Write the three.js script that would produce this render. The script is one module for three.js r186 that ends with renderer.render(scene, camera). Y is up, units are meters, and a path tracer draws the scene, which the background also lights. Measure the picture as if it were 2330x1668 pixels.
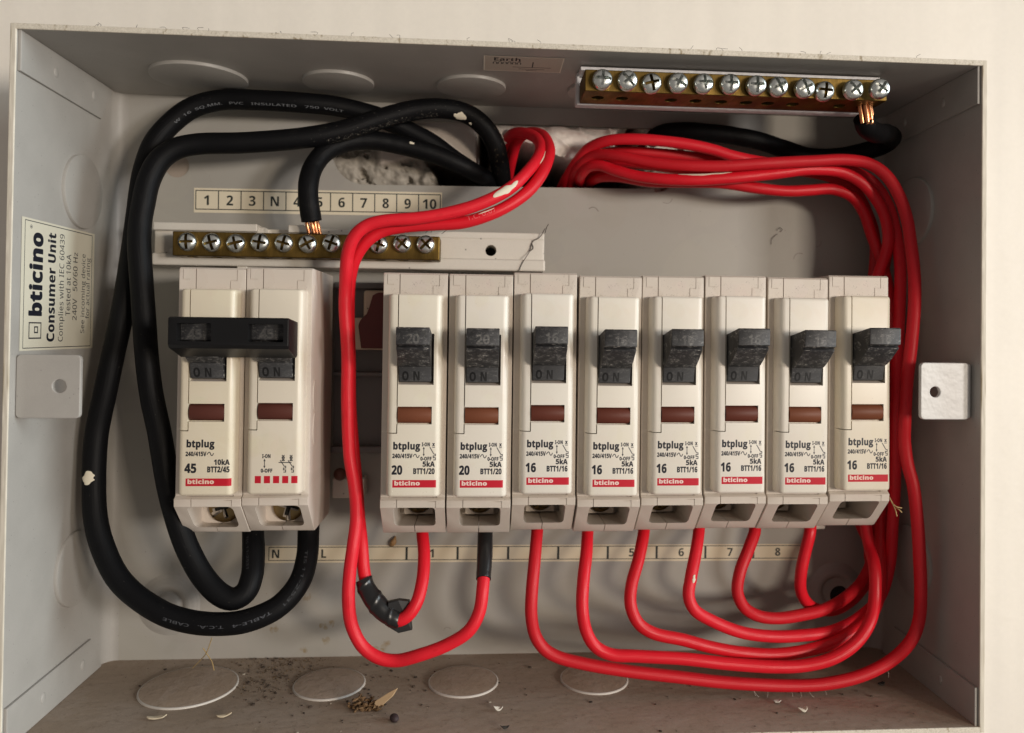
import * as THREE from 'three';
import { mergeGeometries, mergeVertices, toCreasedNormals } from 'three/addons/utils/BufferGeometryUtils.js';
import { RectAreaLightUniformsLib } from 'three/addons/lights/RectAreaLightUniformsLib.js';
import { RoundedBoxGeometry } from 'three/addons/geometries/RoundedBoxGeometry.js';
import { Brush, Evaluator, SUBTRACTION } from 'three-bvh-csg';

// ---------------------------------------------------------------- camera, room light, exposure
// All shapes below are written in millimetres and turned into metres by mesh(); x right, y up, z out of the wall.
// z = 0 is the inner face of the box's back plate, its rim stands at z = 54.
const MM = 0.001;
const scene = new THREE.Scene();
const renderer = new THREE.WebGLRenderer({ antialias: true });
renderer.toneMapping = THREE.LinearToneMapping;
renderer.toneMappingExposure = 1.04;
renderer.shadowMap.enabled = true;
renderer.setSize(1024, 733);
const camera = new THREE.PerspectiveCamera(2 * Math.atan(834 / 1760) * 180 / Math.PI, 1024 / 733, 0.01, 20);
{
  const R = [[0.997379, 0.012187, 0.071319], [-0.013121, 0.999834, 0.012648], [-0.071153, -0.01355, 0.997373]];
  const m = new THREE.Matrix4().set(R[0][0], R[1][0], R[2][0], 0, R[0][1], R[1][1], R[2][1], 0, R[0][2], R[1][2], R[2][2], 0, 0, 0, 0, 1);
  camera.quaternion.setFromRotationMatrix(m);
  camera.position.set(-9.549 * MM, 15.748 * MM, 257.877 * MM);
  camera.focus = 0.214; camera.userData.fStop = 14; camera.setViewOffset(2330, 1668, 1165 - 1220.3, 834 - 731.45, 2330, 1668);   // the lens is a little off the middle of the cropped picture
}
scene.background = new THREE.Color(0.225, 0.203, 0.188);            // the dim room behind the photographer
RectAreaLightUniformsLib.init();
function areaLight(name, label, pos, to, w, h, color, intensity, glow) {
  const g = new THREE.Group(); g.name = name; g.userData = { label, category: name === 'bright_window' ? 'window' : 'lamp' };
  g.position.set(...pos.map((v) => v * MM)); g.lookAt(...to.map((v) => v * MM)); scene.add(g);
  const pane = new THREE.Mesh(new RoundedBoxGeometry(w * MM, h * MM, 0.012, 2, 0.004), new THREE.MeshStandardMaterial({ color: 0xffffff, emissive: new THREE.Color(...color), emissiveIntensity: glow, roughness: 0.6 }));
  pane.name = 'glowing_pane'; pane.position.z = -0.012; g.add(pane);
  const l = new THREE.RectAreaLight(new THREE.Color(...color), intensity, w * MM, h * MM);
  l.rotation.y = Math.PI; g.add(l);                                 // a RectAreaLight shines along its -z
}
areaLight('room_lamp', 'warm white lamp standing in the room to the right of the box', [543, 40, 900], [0, 0, 20], 120, 120, [1, 0.865, 0.71], 79, 1.5);
areaLight('room_lamp_001', 'neutral white lamp standing in the room further to the right', [830, 90, 900], [0, 0, 20], 140, 140, [1, 0.955, 0.92], 77, 1.5);
areaLight('bright_window', 'cool bright window far along the wall', [2600, 480, 590], [0, 0, 60], 1100, 1400, [0.83, 0.95, 1], 9.5, 1.0);

// ---------------------------------------------------------------- helpers
function rng(seed) { let a = seed >>> 0; return () => { a = (a + 0x6D2B79F5) >>> 0; let t = a; t = Math.imul(t ^ (t >>> 15), t | 1); t ^= t + Math.imul(t ^ (t >>> 7), t | 61); return ((t ^ (t >>> 14)) >>> 0) / 4294967296; }; }
const hash2 = (i, j, s) => { let h = Math.imul(i | 0, 374761393) ^ Math.imul(j | 0, 668265263) ^ Math.imul(s | 0, 1274126177); h = Math.imul(h ^ (h >>> 13), 1274126177); return ((h ^ (h >>> 16)) >>> 0) / 4294967296; };
function vnoise(x, y, s = 1, px = 0, py = 0) {                        // value noise; px, py wrap it
  const i = Math.floor(x), j = Math.floor(y), fx = x - i, fy = y - j, u = fx * fx * (3 - 2 * fx), v = fy * fy * (3 - 2 * fy);
  const w = (a, p) => (p ? ((a % p) + p) % p : a), h = (a, b) => hash2(w(a, px), w(b, py), s);
  return (h(i, j) * (1 - u) + h(i + 1, j) * u) * (1 - v) + (h(i, j + 1) * (1 - u) + h(i + 1, j + 1) * u) * v;
}
const fbm = (x, y, s = 1, o = 4, px = 0, py = 0) => { let a = 0.5, r = 0, n = 0; for (let k = 0; k < o; k++) { r += a * vnoise(x, y, s + k * 17, px, py); n += a; a *= 0.5; x *= 2; y *= 2; px *= 2; py *= 2; } return r / n; };
const sstep = (a, b, x) => { const t = Math.min(1, Math.max(0, (x - a) / (b - a))); return t * t * (3 - 2 * t); };
const clamp01 = (v) => Math.min(1, Math.max(0, v));
const V = (a) => new THREE.Vector3(a[0], a[1], a[2]);

function dataTex(w, h, fn, srgb, repeat) {                           // fn(x, y) -> grey or [r, g, b], 0..1
  const d = new Uint8Array(w * h * 4);
  for (let y = 0; y < h; y++) for (let x = 0; x < w; x++) {
    const c = fn(x, y), k = (y * w + x) * 4;
    if (typeof c === 'number') d[k] = d[k + 1] = d[k + 2] = clamp01(c) * 255; else { d[k] = clamp01(c[0]) * 255; d[k + 1] = clamp01(c[1]) * 255; d[k + 2] = clamp01(c[2]) * 255; }
    d[k + 3] = 255;
  }
  const t = new THREE.DataTexture(d, w, h); t.magFilter = THREE.LinearFilter; t.minFilter = THREE.LinearMipmapLinearFilter; t.generateMipmaps = true;
  t.wrapS = t.wrapT = THREE.RepeatWrapping; if (srgb) t.colorSpace = THREE.SRGBColorSpace; if (repeat) t.repeat.set(...repeat);
  t.needsUpdate = true; return t;
}
function canvasTex(w, h, draw) {
  const c = document.createElement('canvas'); c.width = w; c.height = h;
  draw(c.getContext('2d'), w, h);
  const t = new THREE.CanvasTexture(c); t.colorSpace = THREE.SRGBColorSpace; t.anisotropy = 4; return t;
}
function fitText(g, s, x0, base, x1, px, style = 'bold', stroke = 0) {   // text squeezed into [x0, x1]
  g.save(); g.font = `${style} ${px}px sans-serif`; const w = g.measureText(s).width;
  g.translate(x0, base); g.scale((x1 - x0) / w, 1); g.fillText(s, 0, 0); if (stroke) { g.strokeStyle = g.fillStyle; g.lineWidth = stroke; g.lineJoin = 'round'; g.strokeText(s, 0, 0); } g.restore();
}
const specks = (g, rnd, n, x0, y0, x1, y1, r0, r1, cols) => { for (let i = 0; i < n; i++) { g.fillStyle = cols[Math.floor(rnd() * cols.length)]; g.beginPath(); g.ellipse(x0 + rnd() * (x1 - x0), y0 + rnd() * (y1 - y0), r0 + rnd() * rnd() * (r1 - r0), (r0 + rnd() * rnd() * (r1 - r0)) * 0.7, rnd() * 3, 0, 7); g.fill(); } };

const origin = new WeakMap(), used = new Map();
function numbered(n) { const k = used.get(n) ?? 0; used.set(n, k + 1); return k ? `${n}_${String(k).padStart(3, '0')}` : n; }
function thing(name, label, category, at = [0, 0, 0], group) {
  const o = new THREE.Group(); o.name = numbered(name); o.position.set(at[0] * MM, at[1] * MM, at[2] * MM);
  o.userData = { label, category }; if (group) o.userData.group = group;
  origin.set(o, at); scene.add(o); return o;
}
function clean(g) { g = g.index ? g.toNonIndexed() : g; for (const k of Object.keys(g.attributes)) if (!['position', 'normal', 'uv', 'color'].includes(k)) g.deleteAttribute(k); g.clearGroups(); return g; }
function mesh(name, geos, mat, parent, label) {                      // geometry in world millimetres
  let g = Array.isArray(geos) ? (geos.length > 1 ? mergeGeometries(geos.map((q) => clean(q.clone()))) : geos[0].clone()) : geos.clone();
  const o = origin.get(parent) ?? [0, 0, 0];
  g.translate(-o[0], -o[1], -o[2]); g.scale(MM, MM, MM);
  const m = new THREE.Mesh(g, mat); m.name = name; m.castShadow = m.receiveShadow = true; if (label) m.userData.label = label;
  origin.set(m, o); parent.add(m); return m;
}
const box = (x0, y0, z0, x1, y1, z1) => new THREE.BoxGeometry(x1 - x0, y1 - y0, z1 - z0).translate((x0 + x1) / 2, (y0 + y1) / 2, (z0 + z1) / 2);
const rbox = (x0, y0, z0, x1, y1, z1, r = 0.4) => new RoundedBoxGeometry(x1 - x0, y1 - y0, z1 - z0, 2, r).translate((x0 + x1) / 2, (y0 + y1) / 2, (z0 + z1) / 2);
function poly(pts, holes) { const s = new THREE.Shape(pts.map((q) => new THREE.Vector2(q[0], q[1]))); if (holes) s.holes.push(...holes); return s; }
const extrudeZ = (s, z0, z1, bev = 0) => new THREE.ExtrudeGeometry(s, { depth: z1 - z0 - 2 * bev, bevelEnabled: bev > 0, bevelSize: bev, bevelThickness: bev, bevelOffset: -bev, bevelSegments: 2, curveSegments: 24 }).translate(0, 0, z0 + bev);
// profile (z, y) swept along x from x0 to x1
const extrudeX = (pts, x0, x1, bev = 0) => { const g = new THREE.ExtrudeGeometry(poly(pts.map((q) => [-q[0], q[1]])), { depth: x1 - x0 - 2 * bev, bevelEnabled: bev > 0, bevelSize: bev, bevelThickness: bev, bevelOffset: -bev, bevelSegments: 2 }); g.translate(0, 0, bev); g.rotateY(Math.PI / 2); return g.translate(x0, 0, 0); };
// profile (x, z) swept along y from y1 down to y0
const extrudeY = (pts, y0, y1, bev = 0) => { const g = new THREE.ExtrudeGeometry(poly(pts), { depth: y1 - y0 - 2 * bev, bevelEnabled: bev > 0, bevelSize: bev, bevelThickness: bev, bevelOffset: -bev, bevelSegments: 3, curveSegments: 12 }); g.translate(0, 0, bev); g.rotateX(Math.PI / 2); return g.translate(0, y1, 0); };
function roundRect(x0, y0, x1, y1, r) { const s = new THREE.Shape(); s.moveTo(x0 + r, y0); s.lineTo(x1 - r, y0); s.quadraticCurveTo(x1, y0, x1, y0 + r); s.lineTo(x1, y1 - r); s.quadraticCurveTo(x1, y1, x1 - r, y1); s.lineTo(x0 + r, y1); s.quadraticCurveTo(x0, y1, x0, y1 - r); s.lineTo(x0, y0 + r); s.quadraticCurveTo(x0, y0, x0 + r, y0); return s; }
const evaluator = new Evaluator(); evaluator.useGroups = false; evaluator.attributes = ['position', 'normal', 'uv'];
function cut(base, cutters) {
  let a = new Brush(clean(base)); a.updateMatrixWorld();
  for (const c of cutters) { const b = new Brush(clean(c)); b.updateMatrixWorld(); a = evaluator.evaluate(a, b, SUBTRACTION); }
  return clean(a.geometry.clone());
}
const crease = (g, deg = 30) => toCreasedNormals(clean(g.clone()), deg * Math.PI / 180);
function planarUV(g, x0, y0, x1, y1, shear = 0, zr = 0) {
  const p = g.attributes.position, uv = new Float32Array(p.count * 2);
  for (let i = 0; i < p.count; i++) { uv[2 * i] = (p.getX(i) + shear * (zr - p.getZ(i)) - x0) / (x1 - x0); uv[2 * i + 1] = (p.getY(i) - y0) / (y1 - y0); }
  g.setAttribute('uv', new THREE.BufferAttribute(uv, 2)); return g;
}
// box-mapped uv in millimetres / size
function boxUV(g, size = 100) {
  g = clean(g); const p = g.attributes.position, n = g.attributes.normal, uv = new Float32Array(p.count * 2);
  for (let i = 0; i < p.count; i++) {
    const x = p.getX(i), y = p.getY(i), z = p.getZ(i), a = Math.abs(n.getX(i)), b = Math.abs(n.getY(i)), c = Math.abs(n.getZ(i));
    let u = x, v = y; if (a > b && a > c) { u = z; v = y; } else if (b > c) { u = x; v = z; }
    uv[2 * i] = u / size; uv[2 * i + 1] = v / size;
  }
  g.setAttribute('uv', new THREE.BufferAttribute(uv, 2)); return g;
}
// a cable: points in mm, radius a number or fn(t, phi); v = 0.5 looks out of the wall
function makeCurve(pts) { return new THREE.CatmullRomCurve3(pts.map(V), false, 'centripetal'); }
function frames(curve, n) {
  const P = curve.getSpacedPoints(n), F = []; let N = new THREE.Vector3(0, 0, 1);
  for (let i = 0; i <= n; i++) {
    const T = P[Math.min(n, i + 1)].clone().sub(P[Math.max(0, i - 1)]).normalize();
    const z = new THREE.Vector3(0, 0, 1).addScaledVector(T, -T.z), k = sstep(0.1, 0.4, z.length());
    const q = N.clone().addScaledVector(T, -N.dot(T)).normalize();
    N = q.lerp(z.normalize(), k * 0.5).normalize();
    F.push({ P: P[i], T, N: N.clone(), B: T.clone().cross(N).multiplyScalar(-1) });
  }
  return F;
}
function sweep(curve, radius, n = 160, m = 20, cap = true, span) {
  const F = frames(curve, n), i0 = span ? Math.round(span[0] * n) : 0, i1 = span ? Math.round(span[1] * n) : n, pos = [], uv = [], idx = [], rad = (t, a) => (typeof radius === 'number' ? radius : radius(t, a));
  for (let i = i0; i <= i1; i++) for (let j = 0; j <= m; j++) {
    const a = (j / m - 0.5) * 2 * Math.PI, f = F[i], r = rad(i / n, a), up = f.N.clone().cross(f.T);   // up = N x T turned so that a grows towards z x T
    const d = f.N.clone().multiplyScalar(Math.cos(a)).addScaledVector(up, Math.sin(a));
    pos.push(f.P.x + d.x * r, f.P.y + d.y * r, f.P.z + d.z * r); uv.push(i / n, j / m);
  }
  const rows = i1 - i0;
  for (let i = 0; i < rows; i++) for (let j = 0; j < m; j++) { const a = i * (m + 1) + j, b = a + m + 1; idx.push(a, a + 1, b, b, a + 1, b + 1); }
  if (cap) for (const [i, fl] of [[0, 0], [rows, 1]]) {
    const c = pos.length / 3, f = F[i0 + i]; pos.push(f.P.x, f.P.y, f.P.z); uv.push((i0 + i) / n, 0.02);
    for (let j = 0; j < m; j++) { const a = i * (m + 1) + j; fl ? idx.push(c, a, a + 1) : idx.push(c, a + 1, a); }
  }
  const g = new THREE.BufferGeometry(); g.setAttribute('position', new THREE.Float32BufferAttribute(pos, 3)); g.setAttribute('uv', new THREE.Float32BufferAttribute(uv, 2)); g.setIndex(idx);
  g.computeVertexNormals();
  // orientation check on the middle ring
  { const k = Math.floor(rows / 2) * (m + 1) + Math.floor(m / 2), f = F[i0 + Math.floor(rows / 2)], nn = g.attributes.normal; const d = new THREE.Vector3(pos[3 * k] - f.P.x, pos[3 * k + 1] - f.P.y, pos[3 * k + 2] - f.P.z);
    if (d.x * nn.getX(k) + d.y * nn.getY(k) + d.z * nn.getZ(k) < 0) { for (let i = 0; i < idx.length; i += 3) { const t = idx[i]; idx[i] = idx[i + 1]; idx[i + 1] = t; } g.setIndex(idx); g.computeVertexNormals(); } }
  return g;
}
// a dried splash of paint lying on a cable: ragged patch round parameter t0 (nearest to point p), raised a little
function splash(curve, radius, p, len, wide, phi0, seed, n = 400) {
  const F = frames(curve, n); let best = 0, bd = 1e9; F.forEach((f, i) => { const d = f.P.distanceTo(V(p)); if (d < bd) { bd = d; best = i; } });
  const L = curve.getLength(), U = 28, W = 10, pos = [], idx = [];
  for (let i = 0; i <= U; i++) {
    const s = i / U * 2 - 1, kk = Math.min(n - 1, Math.max(0, best + s * len / 2 / L * n)), k0 = Math.floor(kk), fr = kk - k0, f = { P: F[k0].P.clone().lerp(F[k0 + 1].P, fr), N: F[k0].N, T: F[k0].T }, up = f.N.clone().cross(f.T);
    const env = Math.sqrt(Math.max(0, 1 - s * s)), a0 = phi0 - wide / 2 * env * (0.6 + 0.8 * vnoise(i * 0.22, 3, seed)), a1 = phi0 + wide / 2 * env * (0.4 + 1.1 * vnoise(i * 0.2, 9, seed + 5));
    for (let j = 0; j <= W; j++) { const q = j / W, a = a0 + (a1 - a0) * q, r = radius + 0.05 + 0.14 * Math.sqrt(Math.max(0, 1 - (2 * q - 1) ** 2)) * env; const d = f.N.clone().multiplyScalar(Math.cos(a)).addScaledVector(up, Math.sin(a)); pos.push(f.P.x + d.x * r, f.P.y + d.y * r, f.P.z + d.z * r); }
  }
  for (let i = 0; i < U; i++) for (let j = 0; j < W; j++) { const a = i * (W + 1) + j, b = a + W + 1; idx.push(a, b, a + 1, b, b + 1, a + 1); }
  const g = new THREE.BufferGeometry(); g.setAttribute('position', new THREE.Float32BufferAttribute(pos, 3)); g.setIndex(idx); g.setAttribute('uv', new THREE.Float32BufferAttribute(new Float32Array(pos.length / 3 * 2), 2)); g.computeVertexNormals();
  return g;
}

// ---------------------------------------------------------------- materials
const peel = dataTex(512, 512, (x, y) => fbm(x / 8, y / 8, 7, 3, 64, 64), false);                       // orange peel of powder coating, 512 px = 100 mm
const steelMap = dataTex(1024, 1024, (x, y) => { const g = 0.8 + 0.05 * (fbm(x / 64, y / 64, 21, 4, 16, 16) - 0.5) + 0.03 * (hash2(x, y, 4) - 0.5) - (hash2(x >> 1, y >> 1, 77) > 0.9994 ? 0.25 : 0); return [g, g * 0.995, g * 0.985]; }, true);
const steel = new THREE.MeshPhysicalMaterial({ color: new THREE.Color(0.62, 0.595, 0.56), map: steelMap, roughness: 0.42, bumpMap: peel, bumpScale: 0.00002, specularIntensity: 0.8 });
const dustMap = dataTex(2048, 1024, (x, y) => {                                                            // 1 px = 0.125 mm, floor of the box
  const a = fbm(x / 90, y / 90, 31, 5), b = hash2(x, y, 5), c = fbm(x / 9, y / 9, 41, 3), d = sstep(0.3, 0.62, a * 0.7 + c * 0.3);
  const k = 0.96 + 0.10 * (b - 0.5) - (c > 0.72 ? 0.06 : 0); return [(0.68 - 0.025 * d) * k, (0.615 - 0.03 * d) * k, (0.555 - 0.04 * d) * k];
}, true);
const dusty = new THREE.MeshStandardMaterial({ color: new THREE.Color(0.95, 0.94, 0.93), map: dustMap, roughness: 0.85, bumpMap: peel, bumpScale: 0.00012 });
const rimMap = dataTex(1024, 64, (x, y) => { const a = fbm(x / 4, y / 8, 51, 4), w = 0.26 * sstep(0.64, 0.85, a), g = hash2(x, y, 3) * 0.10; return [0.76 - w + g, 0.73 - w * 1.1 + g, 0.67 - w * 1.25 + g]; }, true);
const rimMat = new THREE.MeshStandardMaterial({ map: rimMap, roughness: 0.7 });
const plasticMap = dataTex(512, 512, (x, y) => { const g = 0.86 + 0.035 * (fbm(x / 40, y / 40, 61, 4, 13, 13) - 0.5) + 0.02 * (hash2(x, y, 6) - 0.5) - (hash2(x >> 1, y >> 1, 78) > 0.9988 ? 0.35 : 0); return [g, g * 0.972, g * 0.93]; }, true);
const ivory = new THREE.MeshPhysicalMaterial({ color: new THREE.Color(0.95, 0.95, 0.93), map: plasticMap, roughness: 0.45 });
const brassMap = dataTex(512, 256, (x, y) => { const a = fbm(x / 30, y / 30, 71, 5), b = hash2(x, y >> 3, 8); const k = 0.75 + 0.5 * (a - 0.5) + 0.12 * (b - 0.5); return [0.58 * k, 0.47 * k, 0.25 * k]; }, true);
const brassRough = dataTex(256, 256, (x, y) => 0.3 + 0.4 * fbm(x / 20, y / 20, 81, 4), false);
const brass = new THREE.MeshStandardMaterial({ map: brassMap, metalness: 1, roughness: 1, roughnessMap: brassRough });
const zincRough = dataTex(128, 128, (x, y) => 0.16 + 0.3 * fbm(x / 12, y / 12, 91, 4), false);
const zinc = new THREE.MeshStandardMaterial({ color: new THREE.Color(0.72, 0.75, 0.72), metalness: 1, roughness: 1, roughnessMap: zincRough });
const goldScrew = new THREE.MeshStandardMaterial({ color: new THREE.Color(0.25, 0.18, 0.085), metalness: 1, roughness: 0.42 });
const copper = new THREE.MeshStandardMaterial({ color: new THREE.Color(0.72, 0.33, 0.16), metalness: 1, roughness: 0.3 });
const paint = new THREE.MeshStandardMaterial({ color: new THREE.Color(0.72, 0.66, 0.52), roughness: 0.8 });
const blackPlastic = new THREE.MeshPhysicalMaterial({ color: new THREE.Color(0.006, 0.006, 0.0065), roughness: 0.42, specularIntensity: 0.5 });
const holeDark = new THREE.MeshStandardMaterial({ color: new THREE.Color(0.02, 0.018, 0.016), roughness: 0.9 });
const fibreMat = new THREE.MeshStandardMaterial({ color: new THREE.Color(0.50, 0.36, 0.16), roughness: 0.6 });
const hairMat = new THREE.MeshStandardMaterial({ color: new THREE.Color(0.06, 0.045, 0.035), roughness: 0.7 });
const dustFibre = new THREE.MeshStandardMaterial({ color: new THREE.Color(0.42, 0.38, 0.33), roughness: 0.9 });

// ---------------------------------------------------------------- the wall and the hole broken into it
function structure(name, g, m) { const o = new THREE.Mesh(g.scale(MM, MM, MM), m); o.name = name; o.userData.kind = 'structure'; o.castShadow = o.receiveShadow = true; scene.add(o); return o; }
{
  const wallMap = dataTex(2048, 1024, (x, y) => {                                                         // 2048 px = 500 mm; roller streaks, faint grain
    const st = fbm(x / 22, y / 420, 101, 4) - 0.5, gr = fbm(x / 5, y / 5, 111, 3) - 0.5, bl = fbm(x / 160, y / 160, 121, 4) - 0.5;
    const k = 0.925 + 0.03 * st + 0.015 * gr + 0.04 * bl; return [k * 0.985, k * 0.955, k * 0.905];
  }, true);
  const wallBump = dataTex(1024, 1024, (x, y) => 0.55 * fbm(x / 10, y / 120, 131, 4) + 0.35 * fbm(x / 7, y / 7, 141, 4) + 0.3 * sstep(0.62, 0.75, fbm(x / 30, y / 30, 151, 3)), false);
  const wm = new THREE.MeshStandardMaterial({ map: wallMap, roughness: 0.6, bumpMap: wallBump, bumpScale: 0.0001 });
  const g = new THREE.ShapeGeometry(poly([[-900, -700], [1700, -700], [1700, 900], [-900, 900]], [new THREE.Path(poly([[-66, 57], [66, 57], [66, 91], [-66, 91]]).getPoints())]));
  const p = g.attributes.position, uv = g.attributes.uv; for (let i = 0; i < p.count; i++) uv.setXY(i, p.getX(i) / 500, p.getY(i) / 250);
  wallMap.wrapS = wallMap.wrapT = wallBump.wrapS = wallBump.wrapT = THREE.MirroredRepeatWrapping;
  structure('wall', g.translate(0, 0, -1.7), wm);
  // the chased-out pocket behind the slot: rough grey mortar left, smears of white plaster above, a dark hole in the middle
  const NX = 300, NY = 80, pos = [], col = [], idx = [], uvs = [];
  for (let j = 0; j <= NY; j++) for (let i = 0; i <= NX; i++) {
    const x = -66.5 + 133 * i / NX, y = 56.5 + 35 * j / NY, wob = (fbm(x / 4, y / 4, 161, 4) - 0.5);
    const rough = fbm(x / 2.2, y / 2.2, 171, 5), lump = fbm(x / 7 + 3, y / 5, 181, 3);
    let z = -4.6 + 1.9 * (rough - 0.5) + 1.6 * (lump - 0.5) - 2.2 * sstep(0.60, 0.66, fbm(x / 3.6, y / 3.0, 191, 3)) + 1.8 * sstep(4.2, 1.5, Math.hypot(x + 27.5, (y - 66.5) * 0.8)), c = [0.36, 0.325, 0.275].map((q) => q * (0.6 + 0.75 * fbm(x / 1.3, y / 1.3, 175, 4)));   // mortar
    const skim = sstep(0, 1.2, y - (71.3 + 1.6 * Math.sin((x + 40) / 7) + wob * 2)) * sstep(-46, -43, x);                                            // smooth plaster skin above the mortar
    z = z * (1 - skim) + (-2.8 + 0.5 * lump) * skim; c = c.map((q, k) => q * (1 - skim) + [0.62, 0.55, 0.49][k] * skim);
    const smear = sstep(0, 1.0, y - (75.5 + 3.0 * Math.sin(x / 5.3 + 1) + 4 * wob)) * sstep(-9, -6, x + 3 * wob) * (1 - sstep(36, 39.5, x + 9 * wob + (84 - y) * 0.5));                       // white dollops over the hole
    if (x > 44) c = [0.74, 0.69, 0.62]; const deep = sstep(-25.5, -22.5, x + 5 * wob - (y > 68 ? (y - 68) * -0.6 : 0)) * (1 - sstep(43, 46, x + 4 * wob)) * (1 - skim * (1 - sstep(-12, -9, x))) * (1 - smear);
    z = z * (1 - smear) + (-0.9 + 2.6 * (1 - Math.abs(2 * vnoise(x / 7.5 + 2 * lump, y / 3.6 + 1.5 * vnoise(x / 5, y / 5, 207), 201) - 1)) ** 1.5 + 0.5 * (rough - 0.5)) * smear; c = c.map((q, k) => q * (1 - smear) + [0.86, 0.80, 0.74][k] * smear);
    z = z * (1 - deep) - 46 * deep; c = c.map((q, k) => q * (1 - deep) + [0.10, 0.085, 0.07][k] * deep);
    if (y > 84.6 || y < 64 || Math.abs(x) > 57) z = Math.min(z, -1.95); const edge = Math.min(i, NX - i, j, NY - j) < 1; if (edge) z = -1.7;
    pos.push(x, y, z); col.push(...c); uvs.push(x / 100, y / 100);
  }
  for (let j = 0; j < NY; j++) for (let i = 0; i < NX; i++) { const a = j * (NX + 1) + i, b = a + NX + 1; idx.push(a, a + 1, b, b, a + 1, b + 1); }
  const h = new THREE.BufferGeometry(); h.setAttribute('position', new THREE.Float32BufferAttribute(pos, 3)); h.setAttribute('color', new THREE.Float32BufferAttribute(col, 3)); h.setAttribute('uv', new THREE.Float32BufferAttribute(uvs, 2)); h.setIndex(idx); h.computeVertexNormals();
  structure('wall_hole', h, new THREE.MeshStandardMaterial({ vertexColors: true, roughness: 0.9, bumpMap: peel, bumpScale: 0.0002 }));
}

// ---------------------------------------------------------------- the steel box
const W2 = 128, H2 = 91, D = 54, T = 1.5;
const unit = thing('enclosure', 'open grey painted steel consumer unit box fixed to the cream wall', 'electrical box', [0, -H2, 0]);
{
  const slot = new THREE.Path(); const ym = 74.4, r = 10.8;
  slot.moveTo(-48.4, ym - r); slot.lineTo(48.4, ym - r + 1); slot.absarc(48.4, ym, r, -Math.PI / 2, Math.PI / 2, false); slot.lineTo(-48.4, ym + r); slot.absarc(-48.4, ym, r, Math.PI / 2, Math.PI * 1.5, false);
  const hole = (x, y, q) => { const h = new THREE.Path(); h.absarc(x, y, q, 0, Math.PI * 2, true); return h; };
  const back = extrudeZ(poly([[-124, -H2], [124, -H2], [124, H2], [-124, H2]], [slot, hole(-108.6, 68.2, 3.8), hole(114, -73.2, 3.3), hole(111.6, 70.6, 3.3)]), -T, 0);
  const backTex = canvasTex(2048, 1504, (g, W, H) => {
    const rnd = rng(303), X = (x) => (x + 124) / 248 * W, Y = (y) => (91 - y) / 182 * H; g.fillStyle = '#cdccc8'; g.fillRect(0, 0, W, H);
    for (let i = 0; i < 500; i++) { g.fillStyle = `rgba(${rnd() > 0.5 ? '222,221,217' : '186,184,176'},${0.10 * rnd()})`; const q = 10 + rnd() * 90; g.beginPath(); g.ellipse(rnd() * W, rnd() * H, q, q * (0.4 + rnd()), rnd() * 3, 0, 7); g.fill(); }
    specks(g, rnd, 520, 0, 0, W, H, 0.4, 2.2, ['rgba(90,80,70,.5)', 'rgba(120,104,84,.45)', 'rgba(225,224,220,.5)']);
    for (const p of [[-64.76, -71.47, 0], [-59.68, -81.09, 0], [-58.62, -85.82, 0], [-56.59, -80.43, 0], [-75.53, -81.57, 0], [-40.44, -88.4, 0], [-39.04, -86.71, 0], [-65.89, -88.83, 0], [-43, -88.36, 0], [-73.09, -77.06, 0]]) for (let k = 0; k < 7; k++) { g.fillStyle = `rgba(150,116,62,${0.06 + 0.16 * rnd()})`; g.beginPath(); g.ellipse(X(p[0]) + (rnd() - 0.5) * 16, Y(p[1]) + (rnd() - 0.5) * 14, 2 + rnd() * 6, 2 + rnd() * 5, rnd() * 3, 0, 7); g.fill(); }
    for (const p of [[26.13, 57.41, 0], [54.62, 61.52, 0], [97.04, 41.72, 0], [106.61, 48.25, 0], [-20.47, -82.69, 0]]) { g.strokeStyle = `rgba(70,60,50,${0.25 + 0.3 * rnd()})`; g.lineWidth = 1.2 + rnd(); const a = rnd() * 6.3, l = 6 + rnd() * 16; g.beginPath(); g.moveTo(X(p[0]), Y(p[1])); g.quadraticCurveTo(X(p[0]) + l * Math.cos(a), Y(p[1]) + l * Math.sin(a), X(p[0]) + l * 1.4 * Math.cos(a + 0.9), Y(p[1]) + l * 1.4 * Math.sin(a + 0.9)); g.stroke(); }
    for (let i = 0; i < 30; i++) { g.strokeStyle = `rgba(236,235,230,${0.25 * rnd()})`; g.lineWidth = 1 + rnd(); const x = rnd() * W, y = rnd() * H; g.beginPath(); g.moveTo(x, y); g.lineTo(x + (rnd() - 0.5) * 120, y + (rnd() - 0.5) * 60); g.stroke(); }
  });
  mesh('back_panel', planarUV(clean(back), -124, -91, 124, 91), new THREE.MeshPhysicalMaterial({ color: new THREE.Color(0.62, 0.595, 0.56), map: backTex, roughness: 0.42, bumpMap: peel, bumpScale: 0.00002, specularIntensity: 0.8 }), unit);
  mesh('putty_filled_hole', new THREE.CylinderGeometry(3.8, 3.8, 0.8, 24).rotateX(Math.PI / 2).translate(-108.6, 68.2, -0.9), new THREE.MeshStandardMaterial({ color: new THREE.Color(0.36, 0.30, 0.25), roughness: 0.9 }), unit, 'round hole filled with brown putty');
  for (const [x, y] of [[114, -73.2], [111.6, 70.6]]) mesh('fixing_hole', new THREE.CylinderGeometry(3.4, 3.4, 0.15, 24).rotateX(Math.PI / 2).translate(x, y, -1.55), holeDark, unit);
  // pressed dish rings round the lower fixing points
  for (const [x, y] of [[-108.5, -73.5], [112.5, -71.6]]) {
    const pr = [[4.4, 0.02], [5.2, 0.9], [6.0, 1.3], [7.0, 1.25], [8.4, 0.6], [9.8, 0.02]].map((q) => new THREE.Vector2(q[0], q[1]));
    mesh('pressed_ring', new THREE.LatheGeometry(pr, 40).rotateX(Math.PI / 2).translate(x, y, 0), steel, unit);
  }
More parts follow.
